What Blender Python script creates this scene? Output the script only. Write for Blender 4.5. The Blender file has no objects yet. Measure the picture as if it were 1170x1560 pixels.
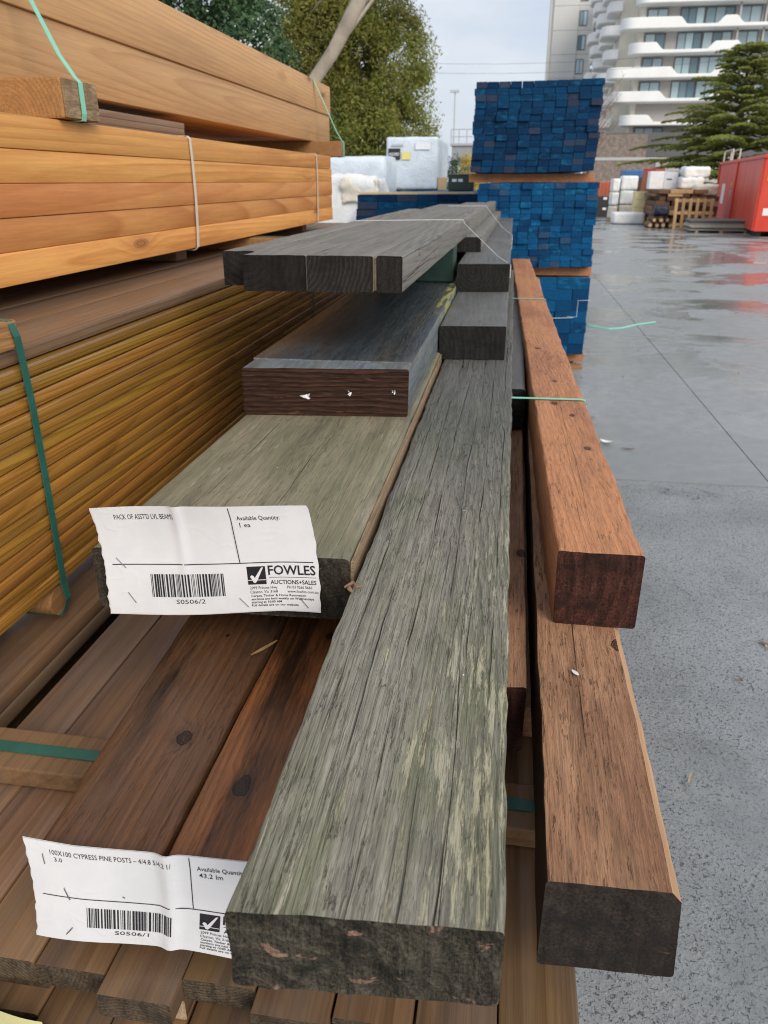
import bpy, bmesh, math, random
import numpy as np
from mathutils import Vector, Matrix, noise

R = math.radians
random.seed(7)
S = bpy.context.scene
COL = S.collection
H = 1.55                                   # camera height above the ground

# ------------------------------------------------------------------ camera
cd = bpy.data.cameras.new('camera')
cam = bpy.data.objects.new('camera', cd)
COL.objects.link(cam)
cam.location = (0, 0, H)
cam.rotation_euler = (R(90 - 23.2694), 0, R(8.9096))
cd.sensor_fit = 'VERTICAL'
cd.sensor_height = 34.6
cd.sensor_width = 25.95
cd.lens = 25.995
cd.clip_start = 0.02
cd.clip_end = 2000
cd.dof.use_dof = True
cd.dof.focus_distance = 0.95
cd.dof.aperture_fstop = 10.8
S.camera = cam

# ------------------------------------------------------------------ sky, sun, exposure
SUN_AZ, SUN_EL = R(142), R(31)              # azimuth clockwise from +Y
w = bpy.data.worlds.new('World')
S.world = w
w.use_nodes = True
wt = w.node_tree
wt.nodes.clear()
wo = wt.nodes.new('ShaderNodeOutputWorld')
wb = wt.nodes.new('ShaderNodeBackground')
wb.inputs['Strength'].default_value = 0.066
sky = wt.nodes.new('ShaderNodeTexSky')
sky.sky_type = 'NISHITA'
sky.sun_disc = False
sky.sun_elevation = SUN_EL
sky.sun_rotation = SUN_AZ
sky.air_density = 1.2
sky.dust_density = 1.5
tcw = wt.nodes.new('ShaderNodeTexCoord')
mpw = wt.nodes.new('ShaderNodeMapping')
mpw.inputs['Scale'].default_value = (1.6, 1.6, 4.5)
mpw.inputs['Location'].default_value = (3.1, 1.7, 0.4)
nzw = wt.nodes.new('ShaderNodeTexNoise')
nzw.inputs['Scale'].default_value = 1.7
nzw.inputs['Detail'].default_value = 7
nzw.inputs['Roughness'].default_value = 0.52
rmw = wt.nodes.new('ShaderNodeValToRGB')
rmw.color_ramp.elements[0].position = 0.33
rmw.color_ramp.elements[0].color = (4.7, 5.6, 7.2, 1)
rmw.color_ramp.elements[1].position = 0.66
rmw.color_ramp.elements[1].color = (8.3, 8.5, 8.8, 1)
mxw = wt.nodes.new('ShaderNodeMix')
mxw.data_type = 'RGBA'
mxw.inputs['Factor'].default_value = 0.86
wt.links.new(tcw.outputs['Generated'], mpw.inputs['Vector'])
wt.links.new(mpw.outputs[0], nzw.inputs['Vector'])
wt.links.new(nzw.outputs['Fac'], rmw.inputs['Fac'])
wt.links.new(sky.outputs[0], mxw.inputs['A'])
wt.links.new(rmw.outputs[0], mxw.inputs['B'])
wt.links.new(mxw.outputs['Result'], wb.inputs['Color'])
wt.links.new(wb.outputs[0], wo.inputs['Surface'])

sd = bpy.data.lights.new('sun', 'SUN')
sd.energy = 1.5
sd.angle = R(38)
sd.color = (1.0, 0.93, 0.82)
sun = bpy.data.objects.new('sun', sd)
COL.objects.link(sun)
_d = Vector((math.sin(SUN_AZ) * math.cos(SUN_EL), math.cos(SUN_AZ) * math.cos(SUN_EL), math.sin(SUN_EL)))
sun.rotation_euler = _d.to_track_quat('Z', 'Y').to_euler()
sun.location = (6, -6, 8)

S.view_settings.view_transform = 'Standard'
S.view_settings.look = 'None'
S.view_settings.gamma = 1
S.view_settings.exposure = 0.78
S.view_settings.use_curve_mapping = False
S.render.engine = 'CYCLES'
S.cycles.filter_width = 1.1
S.cycles.max_bounces = 6
S.cycles.diffuse_bounces = 3
S.cycles.glossy_bounces = 3
S.cycles.transparent_max_bounces = 6


# ------------------------------------------------------------------ node helpers
class NT:
    def __init__(self, name):
        self.m = bpy.data.materials.new(name)
        self.m.use_nodes = True
        self.t = self.m.node_tree
        self.t.nodes.clear()
        self.out = self.t.nodes.new('ShaderNodeOutputMaterial')
        self.b = self.t.nodes.new('ShaderNodeBsdfPrincipled')
        self.t.links.new(self.b.outputs[0], self.out.inputs['Surface'])

    def put(self, sock, v):
        if isinstance(v, bpy.types.NodeSocket):
            self.t.links.new(v, sock)
        elif isinstance(v, (tuple, list)) and sock.type == 'RGBA' and len(v) == 3:
            sock.default_value = (*v, 1)
        else:
            sock.default_value = v

    def coord(self, kind='Object'):
        return self.t.nodes.new('ShaderNodeTexCoord').outputs[kind]

    def rnd(self):
        return self.t.nodes.new('ShaderNodeObjectInfo').outputs['Random']

    def island(self):
        return self.t.nodes.new('ShaderNodeNewGeometry').outputs['Random Per Island']

    def vm(self, op, a, b=None, out=0):
        n = self.t.nodes.new('ShaderNodeVectorMath')
        n.operation = op
        self.put(n.inputs[0], a)
        if b is not None:
            if op == 'SCALE':
                self.put(n.inputs['Scale'], b)
            else:
                self.put(n.inputs[1], b)
        return n.outputs['Value'] if op in ('LENGTH', 'DISTANCE', 'DOT_PRODUCT') else n.outputs[0]

    def ma(self, op, a, b=0.0, c=None, clamp=False):
        n = self.t.nodes.new('ShaderNodeMath')
        n.operation = op
        n.use_clamp = clamp
        self.put(n.inputs[0], a)
        self.put(n.inputs[1], b)
        if c is not None:
            self.put(n.inputs[2], c)
        return n.outputs[0]

    def xyz(self, x, y, z):
        n = self.t.nodes.new('ShaderNodeCombineXYZ')
        for i, v in enumerate((x, y, z)):
            self.put(n.inputs[i], v)
        return n.outputs[0]

    def sep(self, v):
        n = self.t.nodes.new('ShaderNodeSeparateXYZ')
        self.put(n.inputs[0], v)
        return n.outputs

    def noise(self, v, scale=1.0, detail=3, rough=0.5, dist=0.0, color=False):
        n = self.t.nodes.new('ShaderNodeTexNoise')
        self.put(n.inputs['Vector'], v)
        n.inputs['Scale'].default_value = scale
        n.inputs['Detail'].default_value = detail
        n.inputs['Roughness'].default_value = rough
        n.inputs['Distortion'].default_value = dist
        return n.outputs['Color' if color else 'Fac']

    def voro(self, v, scale=1.0, feature='F1', out='Distance', rand=1.0):
        n = self.t.nodes.new('ShaderNodeTexVoronoi')
        n.feature = feature
        self.put(n.inputs['Vector'], v)
        n.inputs['Scale'].default_value = scale
        n.inputs['Randomness'].default_value = rand
        return n.outputs[out]

    def ramp(self, f, lo, hi, a=0.0, b=1.0, smooth=True):
        n = self.t.nodes.new('ShaderNodeMapRange')
        n.interpolation_type = 'SMOOTHSTEP' if smooth else 'LINEAR'
        self.put(n.inputs['Value'], f)
        n.inputs['From Min'].default_value = lo
        n.inputs['From Max'].default_value = hi
        n.inputs['To Min'].default_value = a
        n.inputs['To Max'].default_value = b
        return n.outputs['Result']

    def mix(self, f, a, b, mode='MIX'):
        n = self.t.nodes.new('ShaderNodeMix')
        n.data_type = 'RGBA'
        n.blend_type = mode
        self.put(n.inputs['Factor'], f)
        self.put(n.inputs['A'], a)
        self.put(n.inputs['B'], b)
        return n.outputs['Result']

    def value(self, c, v, s=1.0, h=0.5):
        n = self.t.nodes.new('ShaderNodeHueSaturation')
        self.put(n.inputs['Color'], c)
        self.put(n.inputs['Value'], v)
        self.put(n.inputs['Saturation'], s)
        self.put(n.inputs['Hue'], h)
        return n.outputs[0]

    def bump(self, h, dist=0.002, strength=1.0, normal=None):
        n = self.t.nodes.new('ShaderNodeBump')
        self.put(n.inputs['Height'], h)
        n.inputs['Distance'].default_value = dist
        n.inputs['Strength'].default_value = strength
        if normal is not None:
            self.t.links.new(normal, n.inputs['Normal'])
        return n.outputs[0]

    def done(self, color, rough=0.6, normal=None, spec=0.5, metal=0.0, sub=None, coat=None):
        self.put(self.b.inputs['Base Color'], color)
        self.put(self.b.inputs['Roughness'], rough)
        self.put(self.b.inputs['Specular IOR Level'], spec)
        self.put(self.b.inputs['Metallic'], metal)
        if normal is not None:
            self.put(self.b.inputs['Normal'], normal)
        return self.m


def plain(name, c, rough=0.6, var=0.08, scale=8.0, bump=0.0, metal=0.0, spec=0.5, objvar=0.0):
    n = NT(name)
    p = n.coord()
    f = n.noise(p, scale, 5, 0.6)
    v = n.ramp(f, 0.25, 0.75, 1 - var, 1 + var)
    if objvar:
        v = n.ma('MULTIPLY', v, n.ramp(n.rnd(), 0, 1, 1 - objvar, 1 + objvar, False))
    col = n.value(c, v)
    nb = n.bump(f, bump) if bump else None
    return n.done(col, n.ramp(f, 0.2, 0.8, rough - 0.06, rough + 0.06), nb, spec, metal)


def wood(name, early, late, dark, ring=150.0, ringmix=0.7, warp=0.02, fibre=0.35, knots=0.0, knotcol=None,
         blotch=None, blotchmix=0.0, objvar=0.2, rough=0.5, bump=0.0006, cracks=0.0, specks=0.0, centre=(0.06, 0.1),
         spec=0.22, sat=1.0, streak=0.0, streakcol=(0.5, 0.45, 0.3), ysq=0.05, crackscale=24.0, fine=260.0, huevar=0.0, kn=(), side=None, yf=5.0, dirt=0.0, coat=0.0, bly=1.0, lines=(), fleck=0.0, paint=None, fade=None):
    n = NT(name)
    p0 = n.coord()
    r = n.rnd()
    off = n.xyz(n.ma('MULTIPLY', n.ma('SINE', n.ma('MULTIPLY', r, 97.0)), centre[0]),
                n.ma('MULTIPLY', r, 61.0),
                n.ma('MULTIPLY', n.ma('COSINE', n.ma('MULTIPLY', r, 71.0)), centre[1]))
    p = n.vm('ADD', p0, off)
    # knots: sparse cells
    pk = n.vm('MULTIPLY', p, (6.5, 2.3, 9.0))
    kd = n.voro(pk, 1.0)
    kc = n.sep(n.voro(pk, 1.0, out='Color'))[0]
    kon = n.ramp(kc, 1 - knots - 0.001, 1 - knots, 0, 1, False) if knots > 0 else 0.0
    # growth rings, cut lengthwise
    wv = n.noise(n.vm('MULTIPLY', p, (4.0, 0.55, 4.0)), 1.0, 2, 0.5, color=True)
    dy = n.ma('MULTIPLY', n.ma('SUBTRACT', n.sep(p0)[1], n.ma('MULTIPLY', n.ma('FRACT', n.ma('MULTIPLY', r, 3.3)), 4.0)), ysq)
    q = n.vm('ADD', n.vm('ADD', p, n.xyz(dy, 0.0, n.ma('MULTIPLY', dy, 0.6))), n.vm('SCALE', n.vm('SUBTRACT', wv, (0.5, 0.5, 0.5)), warp * 2))
    rad = n.vm('LENGTH', n.vm('MULTIPLY', q, (1, 0, 1)))
    ph = n.ma('MULTIPLY', rad, ring)
    if knots > 0:
        bulge = n.ma('MULTIPLY', n.ma('MULTIPLY', n.ramp(kd, 0.0, 0.42, 1.6, 0.0), kon), 1.0)
        ph = n.ma('ADD', ph, bulge)
    kcore, khalo = None, None
    fb_k = n.noise(n.vm('MULTIPLY', p, (70, 9, 70)), 1.0, 3, 0.6) if kn else None
    for (kx, ky, kr_) in kn:
        dv = n.vm('MULTIPLY', n.vm('SUBTRACT', p0, (kx, ky, 0.0)), (1.0 / kr_, 0.62 / kr_, 0.0))
        dv = n.vm('ADD', dv, n.vm('SCALE', n.vm('SUBTRACT', n.noise(p, 60, 2, color=True), (0.5, 0.5, 0.5)), 0.9))
        dv = n.vm('ADD', dv, n.vm('SCALE', n.vm('SUBTRACT', n.noise(p, 220, 2, color=True), (0.5, 0.5, 0.5)), 0.6))
        dd = n.vm('LENGTH', n.vm('MULTIPLY', dv, (1, 1, 0)))
        ph = n.ma('ADD', ph, n.ramp(dd, 0.6, 3.6, 1.5, 0.0))
        c_ = n.ma('MULTIPLY', n.ramp(dd, 0.92, 1.06, 1.0, 0.0), n.ramp(n.ma('SINE', n.ma('MULTIPLY', dd, 19.0)), -1, 1, 0.55, 0.95))
        rim_ = n.ma('MULTIPLY', n.ramp(dd, 0.85, 1.0, 0.0, 1.0), n.ramp(dd, 1.05, 1.2, 1.0, 0.0))
        c_ = n.ma('MAXIMUM', c_, rim_)
        h_ = n.ma('MULTIPLY', n.ramp(dd, 0.9, 2.8, 0.6, 0.0), n.ramp(fb_k, 0.35, 0.62))
        kcore = c_ if kcore is None else n.ma('MAXIMUM', kcore, c_)
        khalo = h_ if khalo is None else n.ma('MAXIMUM', khalo, h_)
    rr = n.ma('FRACT', ph)
    rv = n.ma('POWER', n.ramp(rr, 0.05, 0.88, 0.0, 1.0, False), 2.2)
    rv = n.ma('MULTIPLY', rv, n.ramp(rr, 0.88, 1.0, 1.0, 0.0))
    amt = n.ramp(n.noise(n.vm('MULTIPLY', p, (9, 0.6, 9)), 1.0, 2), 0.3, 0.7, 0.35, 1.0)
    rv = n.ma('MULTIPLY', n.ma('MULTIPLY', rv, ringmix), amt)
    col = n.mix(rv, early, late)
    if blotch is not None:
        bl = n.ramp(n.noise(n.vm('MULTIPLY', p, (9, bly, 9)), 1.0, 5, 0.6), 0.42, 0.66, 0, blotchmix)
        col = n.mix(bl, col, blotch)
    fb = n.noise(n.vm('MULTIPLY', p, (fine, yf, fine)), 1.0, 3, 0.65)
    fb2 = n.noise(n.vm('MULTIPLY', p, (60, 1.5, 60)), 1.0, 3, 0.6)
    fb3 = n.noise(n.vm('MULTIPLY', p, (fine * 2.6, yf * 3.0, fine * 2.6)), 1.0, 2, 0.6)
    fm = n.ma('ADD', n.ma('ADD', n.ma('MULTIPLY', fb, 0.40), n.ma('MULTIPLY', fb3, 0.32)), n.ma('MULTIPLY', fb2, 0.28))
    pores = n.ramp(fb3, 0.60, 0.70, 0.0, 1.0)
    col = n.value(col, n.ramp(fm, 0.34, 0.66, 1 - fibre, 1 + fibre))
    col = n.mix(n.ma('MULTIPLY', pores, min(0.75, fibre * 1.2)), col, dark)
    hgt = n.ma('ADD', n.ma('ADD', n.ma('MULTIPLY', fb, 0.5), n.ma('MULTIPLY', fb3, 0.35)), n.ma('MULTIPLY', rv, 0.5))
    if knots > 0:
        kn = n.ma('MULTIPLY', n.ramp(kd, 0.085, 0.13, 1.0, 0.0), kon)
        halo = n.ma('MULTIPLY', n.ramp(kd, 0.1, 0.34, 0.45, 0.0), kon)
        kk = knotcol or dark
        col = n.mix(halo, col, kk)
        kr = n.ramp(n.ma('SINE', n.ma('MULTIPLY', kd, 130.0)), -1, 1, 0.5, 0.95)
        col = n.mix(n.ma('MULTIPLY', kn, kr), col, dark)
    if kcore is not None:
        col = n.mix(khalo, col, knotcol or dark)
        col = n.mix(kcore, col, dark)
        hgt = n.ma('SUBTRACT', hgt, n.ma('MULTIPLY', kcore, 0.6))
    if streak > 0:
        sm = n.noise(n.vm('MULTIPLY', p, (4.0, 1.1, 4.0)), 1.0, 3)
        sn = n.noise(n.vm('MULTIPLY', p, (120, 9.0, 120)), 1.0, 5, 0.66, 0.3)
        tot = n.ma('ADD', sn, n.ma('MULTIPLY', sm, 0.42))
        if side is not None:
            tot = n.ma('ADD', tot, n.ramp(n.sep(p0)[0], side[0], side[1], -0.05, 0.03))
            tot = n.ma('ADD', tot, n.ramp(n.sep(p0)[1], 0.0, 1.1, 0.035, -0.06))
        sf = n.ma('MULTIPLY', n.ramp(tot, 0.825 - streak * 0.06, 0.92 - streak * 0.06, 0.0, 1.0), n.ramp(fb3, 0.3, 0.55, 0.55, 1.0))
        sc = n.mix(n.noise(n.vm('MULTIPLY', p, (30, 3, 30)), 1.0, 3), streakcol, (0.42, 0.41, 0.37))
        col = n.mix(n.ma('MULTIPLY', sf, 0.85), col, sc)
        hgt = n.ma('SUBTRACT', hgt, n.ma('MULTIPLY', sf, 0.5))
    if dirt > 0:
        dn = n.noise(n.vm('MULTIPLY', p, (13, 1.3, 13)), 1.0, 5, 0.65)
        col = n.mix(n.ramp(dn, 0.5, 0.72, 0, dirt), col, dark)
    if fade is not None:
        fy_ = n.ma('ADD', n.sep(p0)[1], n.ma('MULTIPLY', n.ma('SUBTRACT', n.noise(n.vm('MULTIPLY', p, (14, 1.6, 14)), 1.0, 4, 0.6), 0.5), 1.3))
        col = n.mix(n.ramp(fy_, fade[0], fade[1], 0, fade[2]), col, n.value(fade[3], n.ramp(fm, 0.34, 0.66, 0.65, 1.35)))
    if fleck > 0:
        fk = n.ramp(n.noise(n.vm('MULTIPLY', p, (230, 26, 230)), 1.0, 3, 0.65), 0.585, 0.66, 0.0, 1.0)
        fk = n.ma('MULTIPLY', fk, n.ramp(n.noise(n.vm('MULTIPLY', p, (14, 5, 14)), 1.0, 3), 0.4, 0.6, 0.25, 1.0))
        col = n.mix(n.ma('MULTIPLY', fk, fleck), col, dark)
        hgt = n.ma('SUBTRACT', hgt, n.ma('MULTIPLY', fk, 0.8))
    for k_, lx in enumerate(lines):
        ny_ = n.noise(n.vm('MULTIPLY', n.vm('ADD', p0, (0, 3.1 * k_, 0)), (0, 1.6, 0)), 1.0, 4, 0.55)
        nw_ = n.noise(n.vm('MULTIPLY', n.vm('ADD', p0, (0, 7.7 * k_, 0)), (0, 3.3, 0)), 1.0, 2)
        dl_ = n.ma('ABSOLUTE', n.ma('SUBTRACT', n.sep(p0)[0], n.ma('ADD', lx - 0.012, n.ma('MULTIPLY', ny_, 0.024))))
        lm_ = n.ma('MULTIPLY', n.ramp(dl_, 0.0002, 0.0011, 1.0, 0.0), n.ramp(nw_, 0.44, 0.60, 0.0, 1.0))
        col = n.mix(n.ma('MULTIPLY', lm_, 0.95), col, dark)
        hgt = n.ma('SUBTRACT', hgt, n.ma('MULTIPLY', lm_, 2.5))
    if cracks > 0:
        cn = n.noise(n.vm('MULTIPLY', p, (crackscale, 0.42, crackscale)), 1.0, 3, 0.55, 0.1)
        ck = n.ramp(n.ma('ABSOLUTE', n.ma('SUBTRACT', cn, 0.5)), 0.0015, 0.0075, 1.0, 0.0)
        cm = n.ramp(n.noise(n.vm('MULTIPLY', p, (11, 0.9, 11)), 1.0, 2), 0.53, 0.60, 0, 1)
        cn2 = n.noise(n.vm('MULTIPLY', p, (crackscale * 5, 1.6, crackscale * 5)), 1.0, 3, 0.5)
        ck2 = n.ramp(n.ma('ABSOLUTE', n.ma('SUBTRACT', cn2, 0.5)), 0.0, 0.016, 0.6, 0.0)
        ck = n.ma('MAXIMUM', n.ma('MULTIPLY', ck, cm), n.ma('MULTIPLY', ck2, n.ramp(fb2, 0.50, 0.66, 0, 0.7)))
        col = n.mix(n.ma('MULTIPLY', ck, cracks), col, dark)
        hgt = n.ma('SUBTRACT', hgt, n.ma('MULTIPLY', ck, 2.2 * cracks))
    if paint is not None:
        sx_ = n.sep(p0)
        pm_ = n.ma('MULTIPLY', n.ramp(sx_[0], paint[0], paint[0] + 0.02), n.ma('MULTIPLY', n.ramp(sx_[1], paint[1], paint[1] + 0.25), n.ramp(sx_[1], paint[2] - 0.3, paint[2], 1.0, 0.0)))
        pn_ = n.ramp(n.ma('ADD', n.noise(n.vm('MULTIPLY', p, (35, 7, 35)), 1.0, 4, 0.6), n.ma('MULTIPLY', pm_, 0.12)), 0.56, 0.66)
        col = n.mix(n.ma('MULTIPLY', n.ma('MULTIPLY', pm_, pn_), 0.8), col, (0.40, 0.38, 0.09))
    if specks > 0:
        pv = n.vm('MULTIPLY', p, (1, 0.8, 1))
        sd_ = n.voro(pv, 34.0)
        sc_ = n.sep(n.voro(pv, 34.0, out='Color'))
        so = n.ma('MULTIPLY', n.ma('LESS_THAN', sd_, n.ma('MULTIPLY', sc_[1], 0.06)), n.ma('GREATER_THAN', sc_[0], 1 - specks))
        col = n.mix(so, col, (0.72, 0.73, 0.70))
    vv = n.ramp(r, 0, 1, 1 - objvar, 1 + objvar, False)
    hh = n.ramp(n.ma('FRACT', n.ma('MULTIPLY', r, 7.13)), 0, 1, 0.5 - huevar, 0.5 + huevar, False)
    col = n.value(col, vv, sat, hh)
    ro = n.ramp(fm, 0.3, 0.7, rough - 0.1, rough + 0.12)
    if coat:
        n.b.inputs['Coat Weight'].default_value = coat
        n.b.inputs['Coat Roughness'].default_value = 0.16
        n.b.inputs['Coat IOR'].default_value = 1.65
    return n.done(col, ro, n.bump(hgt, bump), spec)


def endgrain(name, a, b, dark, ring=170.0, rough=0.75, bump=0.0012, objvar=0.15, pores=0.5, pink=0.0, pinkcol=(0.45, 0.28, 0.2), saw=0.4):
    n = NT(name)
    p0 = n.coord()
    r = n.rnd()
    p = n.vm('ADD', p0, n.xyz(n.ma('MULTIPLY', n.ma('SINE', n.ma('MULTIPLY', r, 97.0)), 0.06), n.ma('MULTIPLY', r, 61.0),
                              n.ma('MULTIPLY', n.ma('COSINE', n.ma('MULTIPLY', r, 71.0)), 0.09)))
    pf = n.vm('MULTIPLY', p, (1, 0, 1))
    wv = n.noise(n.vm('MULTIPLY', p, (14, 3, 14)), 1.0, 3, 0.5, color=True)
    q = n.vm('ADD', pf, n.vm('SCALE', n.vm('SUBTRACT', wv, (0.5, 0.5, 0.5)), 0.02))
    rr = n.ma('FRACT', n.ma('MULTIPLY', n.vm('LENGTH', q), ring))
    rv = n.ma('MULTIPLY', n.ramp(rr, 0, 0.8), n.ramp(rr, 0.86, 1.0, 1, 0))
    f = n.noise(n.vm('MULTIPLY', p, (320, 40, 320)), 1.0, 3, 0.7)
    sw = n.noise(n.vm('MULTIPLY', p, (90, 5, 12)), 1.0, 4, 0.6)
    big = n.noise(n.vm('MULTIPLY', p, (16, 16, 22)), 1.0, 5, 0.6)
    col = n.mix(n.ma('MULTIPLY', rv, 0.6), a, b)
    col = n.value(col, n.ramp(n.ma('ADD', n.ma('MULTIPLY', f, 0.6), n.ma('MULTIPLY', sw, 0.4)), 0.3, 0.7, 1 - pores, 1 + pores))
    col = n.mix(n.ramp(big, 0.45, 0.68, 0, 0.8), col, dark)
    h = n.ma('ADD', n.ma('ADD', n.ma('MULTIPLY', f, 0.5), n.ma('MULTIPLY', big, 1.6)), n.ma('ADD', n.ma('MULTIPLY', sw, saw), n.ma('MULTIPLY', rv, 0.35)))
    if pink > 0:
        pn = n.noise(n.vm('MULTIPLY', p, (30, 8, 55)), 1.0, 3, 0.6)
        pm = n.ramp(pn, 0.70 - pink * 0.1, 0.74 - pink * 0.1)
        col = n.mix(n.ma('MULTIPLY', pm, n.ramp(f, 0.35, 0.6, 0.4, 0.95)), col, pinkcol)
    col = n.value(col, n.ramp(r, 0, 1, 1 - objvar, 1 + objvar, False))
    return n.done(col, rough, n.bump(h, bump), 0.15)


# ------------------------------------------------------------------ object helpers
def link(o):
    COL.objects.link(o)
    return o


def obj(name, mesh, parent=None, loc=(0, 0, 0), rot=(0, 0, 0)):
    o = link(bpy.data.objects.new(name, mesh))
    o.location = loc
    o.rotation_euler = rot
    if parent is not None:
        o.parent = parent
    return o


def tag(o, label=None, cat=None, group=None, kind=None):
    if label:
        o['label'] = label
    if cat:
        o['category'] = cat
    if group:
        o['group'] = group
    if kind:
        o['kind'] = kind
    return o


def thing(name, label, cat, loc=(0, 0, 0), rz=0.0, group=None):
    o = link(bpy.data.objects.new(name, None))
    o.empty_display_size = 0.1
    o.location = loc
    o.rotation_euler = (0, 0, rz)
    return tag(o, label, cat, group)


def mesh_from(name, verts, faces, mats, idx=None, smooth=None):
    m = bpy.data.meshes.new(name)
    m.from_pydata(verts, [], faces)
    for mt in (mats if isinstance(mats, (list, tuple)) else [mats]):
        m.materials.append(mt)
    if idx is not None:
        m.polygons.foreach_set('material_index', idx)
    if smooth is not None:
        m.polygons.foreach_set('use_smooth', [True] * len(m.polygons))
        m.set_sharp_from_angle(angle=R(smooth))
    m.update()
    return m


class MB:
    """collects boxes, prisms and tubes for one mesh"""
    def __init__(self):
        self.v, self.f, self.i = [], [], []

    def add(self, v, f, mi=0):
        b = len(self.v)
        self.v += [tuple(x) for x in v]
        self.f += [tuple(b + k for k in q) for q in f]
        self.i += [mi] * len(f)

    def box(self, x0, x1, y0, y1, z0, z1, mi=0, M=None):
        v = [Vector((x, y, z)) for z in (z0, z1) for y in (y0, y1) for x in (x0, x1)]
        if M is not None:
            v = [M @ p for p in v]
        self.add(v, [(0, 2, 3, 1), (4, 5, 7, 6), (0, 1, 5, 4), (2, 6, 7, 3), (0, 4, 6, 2), (1, 3, 7, 5)], mi)
        return self

    def bbox(self, x0, x1, y0, y1, z0, z1, b, mi=0, M=None):
        """box with chamfered edges"""
        bm = bmesh.new()
        bmesh.ops.create_cube(bm, size=1)
        for q in bm.verts:
            q.co = Vector((x0 + (q.co.x + .5) * (x1 - x0), y0 + (q.co.y + .5) * (y1 - y0), z0 + (q.co.z + .5) * (z1 - z0)))
        bmesh.ops.bevel(bm, geom=list(bm.edges), offset=b, segments=2, affect='EDGES', profile=0.6)
        bm.verts.index_update()
        v = [M @ q.co if M is not None else q.co.copy() for q in bm.verts]
        self.add(v, [[q.index for q in f.verts] for f in bm.faces], mi)
        bm.free()
        return self

    def tube(self, pts, r, n=6, mi=0, cap=True):
        pts = [Vector(p) for p in pts]
        rs = r if isinstance(r, (list, tuple)) else [r] * len(pts)
        vs, fs = [], []
        up0 = None
        for k, p in enumerate(pts):
            d = (pts[min(k + 1, len(pts) - 1)] - pts[max(k - 1, 0)]).normalized()
            if up0 is None:
                up0 = Vector((0, 0, 1)) if abs(d.z) < 0.9 else Vector((1, 0, 0))
            a = d.cross(up0).normalized()
            b = a.cross(d).normalized()
            up0 = b
            for j in range(n):
                t = 2 * math.pi * j / n
                vs.append(p + (a * math.cos(t) + b * math.sin(t)) * rs[k])
        for k in range(len(pts) - 1):
            for j in range(n):
                fs.append((k * n + j, k * n + (j + 1) % n, (k + 1) * n + (j + 1) % n, (k + 1) * n + j))
        if cap:
            fs.append(tuple(range(n - 1, -1, -1)))
            fs.append(tuple((len(pts) - 1) * n + j for j in range(n)))
        self.add(vs, fs, mi)
        return self

    def ribbon(self, pts, width, thick=0.0012, side=None, mi=0):
        """flat band along pts; side = direction across the band"""
        pts = [Vector(p) for p in pts]
        s = Vector(side).normalized() * width / 2
        vs, fs = [], []
        for k, p in enumerate(pts):
            d = (pts[min(k + 1, len(pts) - 1)] - pts[max(k - 1, 0)]).normalized()
            nrm = d.cross(s).normalized() * thick
            vs += [p - s, p + s, p + s + nrm, p - s + nrm]
        for k in range(len(pts) - 1):
            for j in range(4):
                fs.append((k * 4 + j, k * 4 + (j + 1) % 4, k * 4 + 4 + (j + 1) % 4, k * 4 + 4 + j))
        fs += [(3, 2, 1, 0), tuple((len(pts) - 1) * 4 + j for j in range(4))]
        self.add(vs, fs, mi)
        return self

    def mesh(self, name, mats, smooth=None):
        return mesh_from(name, self.v, self.f, mats, self.i, smooth)

    def build(self, name, mats, parent=None, loc=(0, 0, 0), rot=(0, 0, 0), smooth=None):
        return obj(name, self.mesh(name, mats, smooth), parent, loc, rot)


def plank_mesh(name, w_, h_, L, bev, mats, x0=0.0):
    """rounded board along +Y, origin at its near end, bottom centre; ends get material 1"""
    pr = []
    for (cx_, cz, a0) in ((w_ / 2 - bev, bev, -90), (w_ / 2 - bev, h_ - bev, 0), (-w_ / 2 + bev, h_ - bev, 90), (-w_ / 2 + bev, bev, 180)):
        for k in range(3):
            a = R(a0 + 45 * k)
            pr.append((cx_ + bev * math.cos(a), cz + bev * math.sin(a)))
    n = len(pr)
    v = [(x + x0, 0, z) for x, z in pr] + [(x + x0, L, z) for x, z in pr]
    f = [(k, (k + 1) % n, n + (k + 1) % n, n + k) for k in range(n)]
    f = [tuple(reversed(q)) for q in f]
    f += [tuple(range(n)), tuple(range(2 * n - 1, n - 1, -1))]
    return mesh_from(name, v, f, mats, [0] * n + [1, 1], smooth=30)


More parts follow.
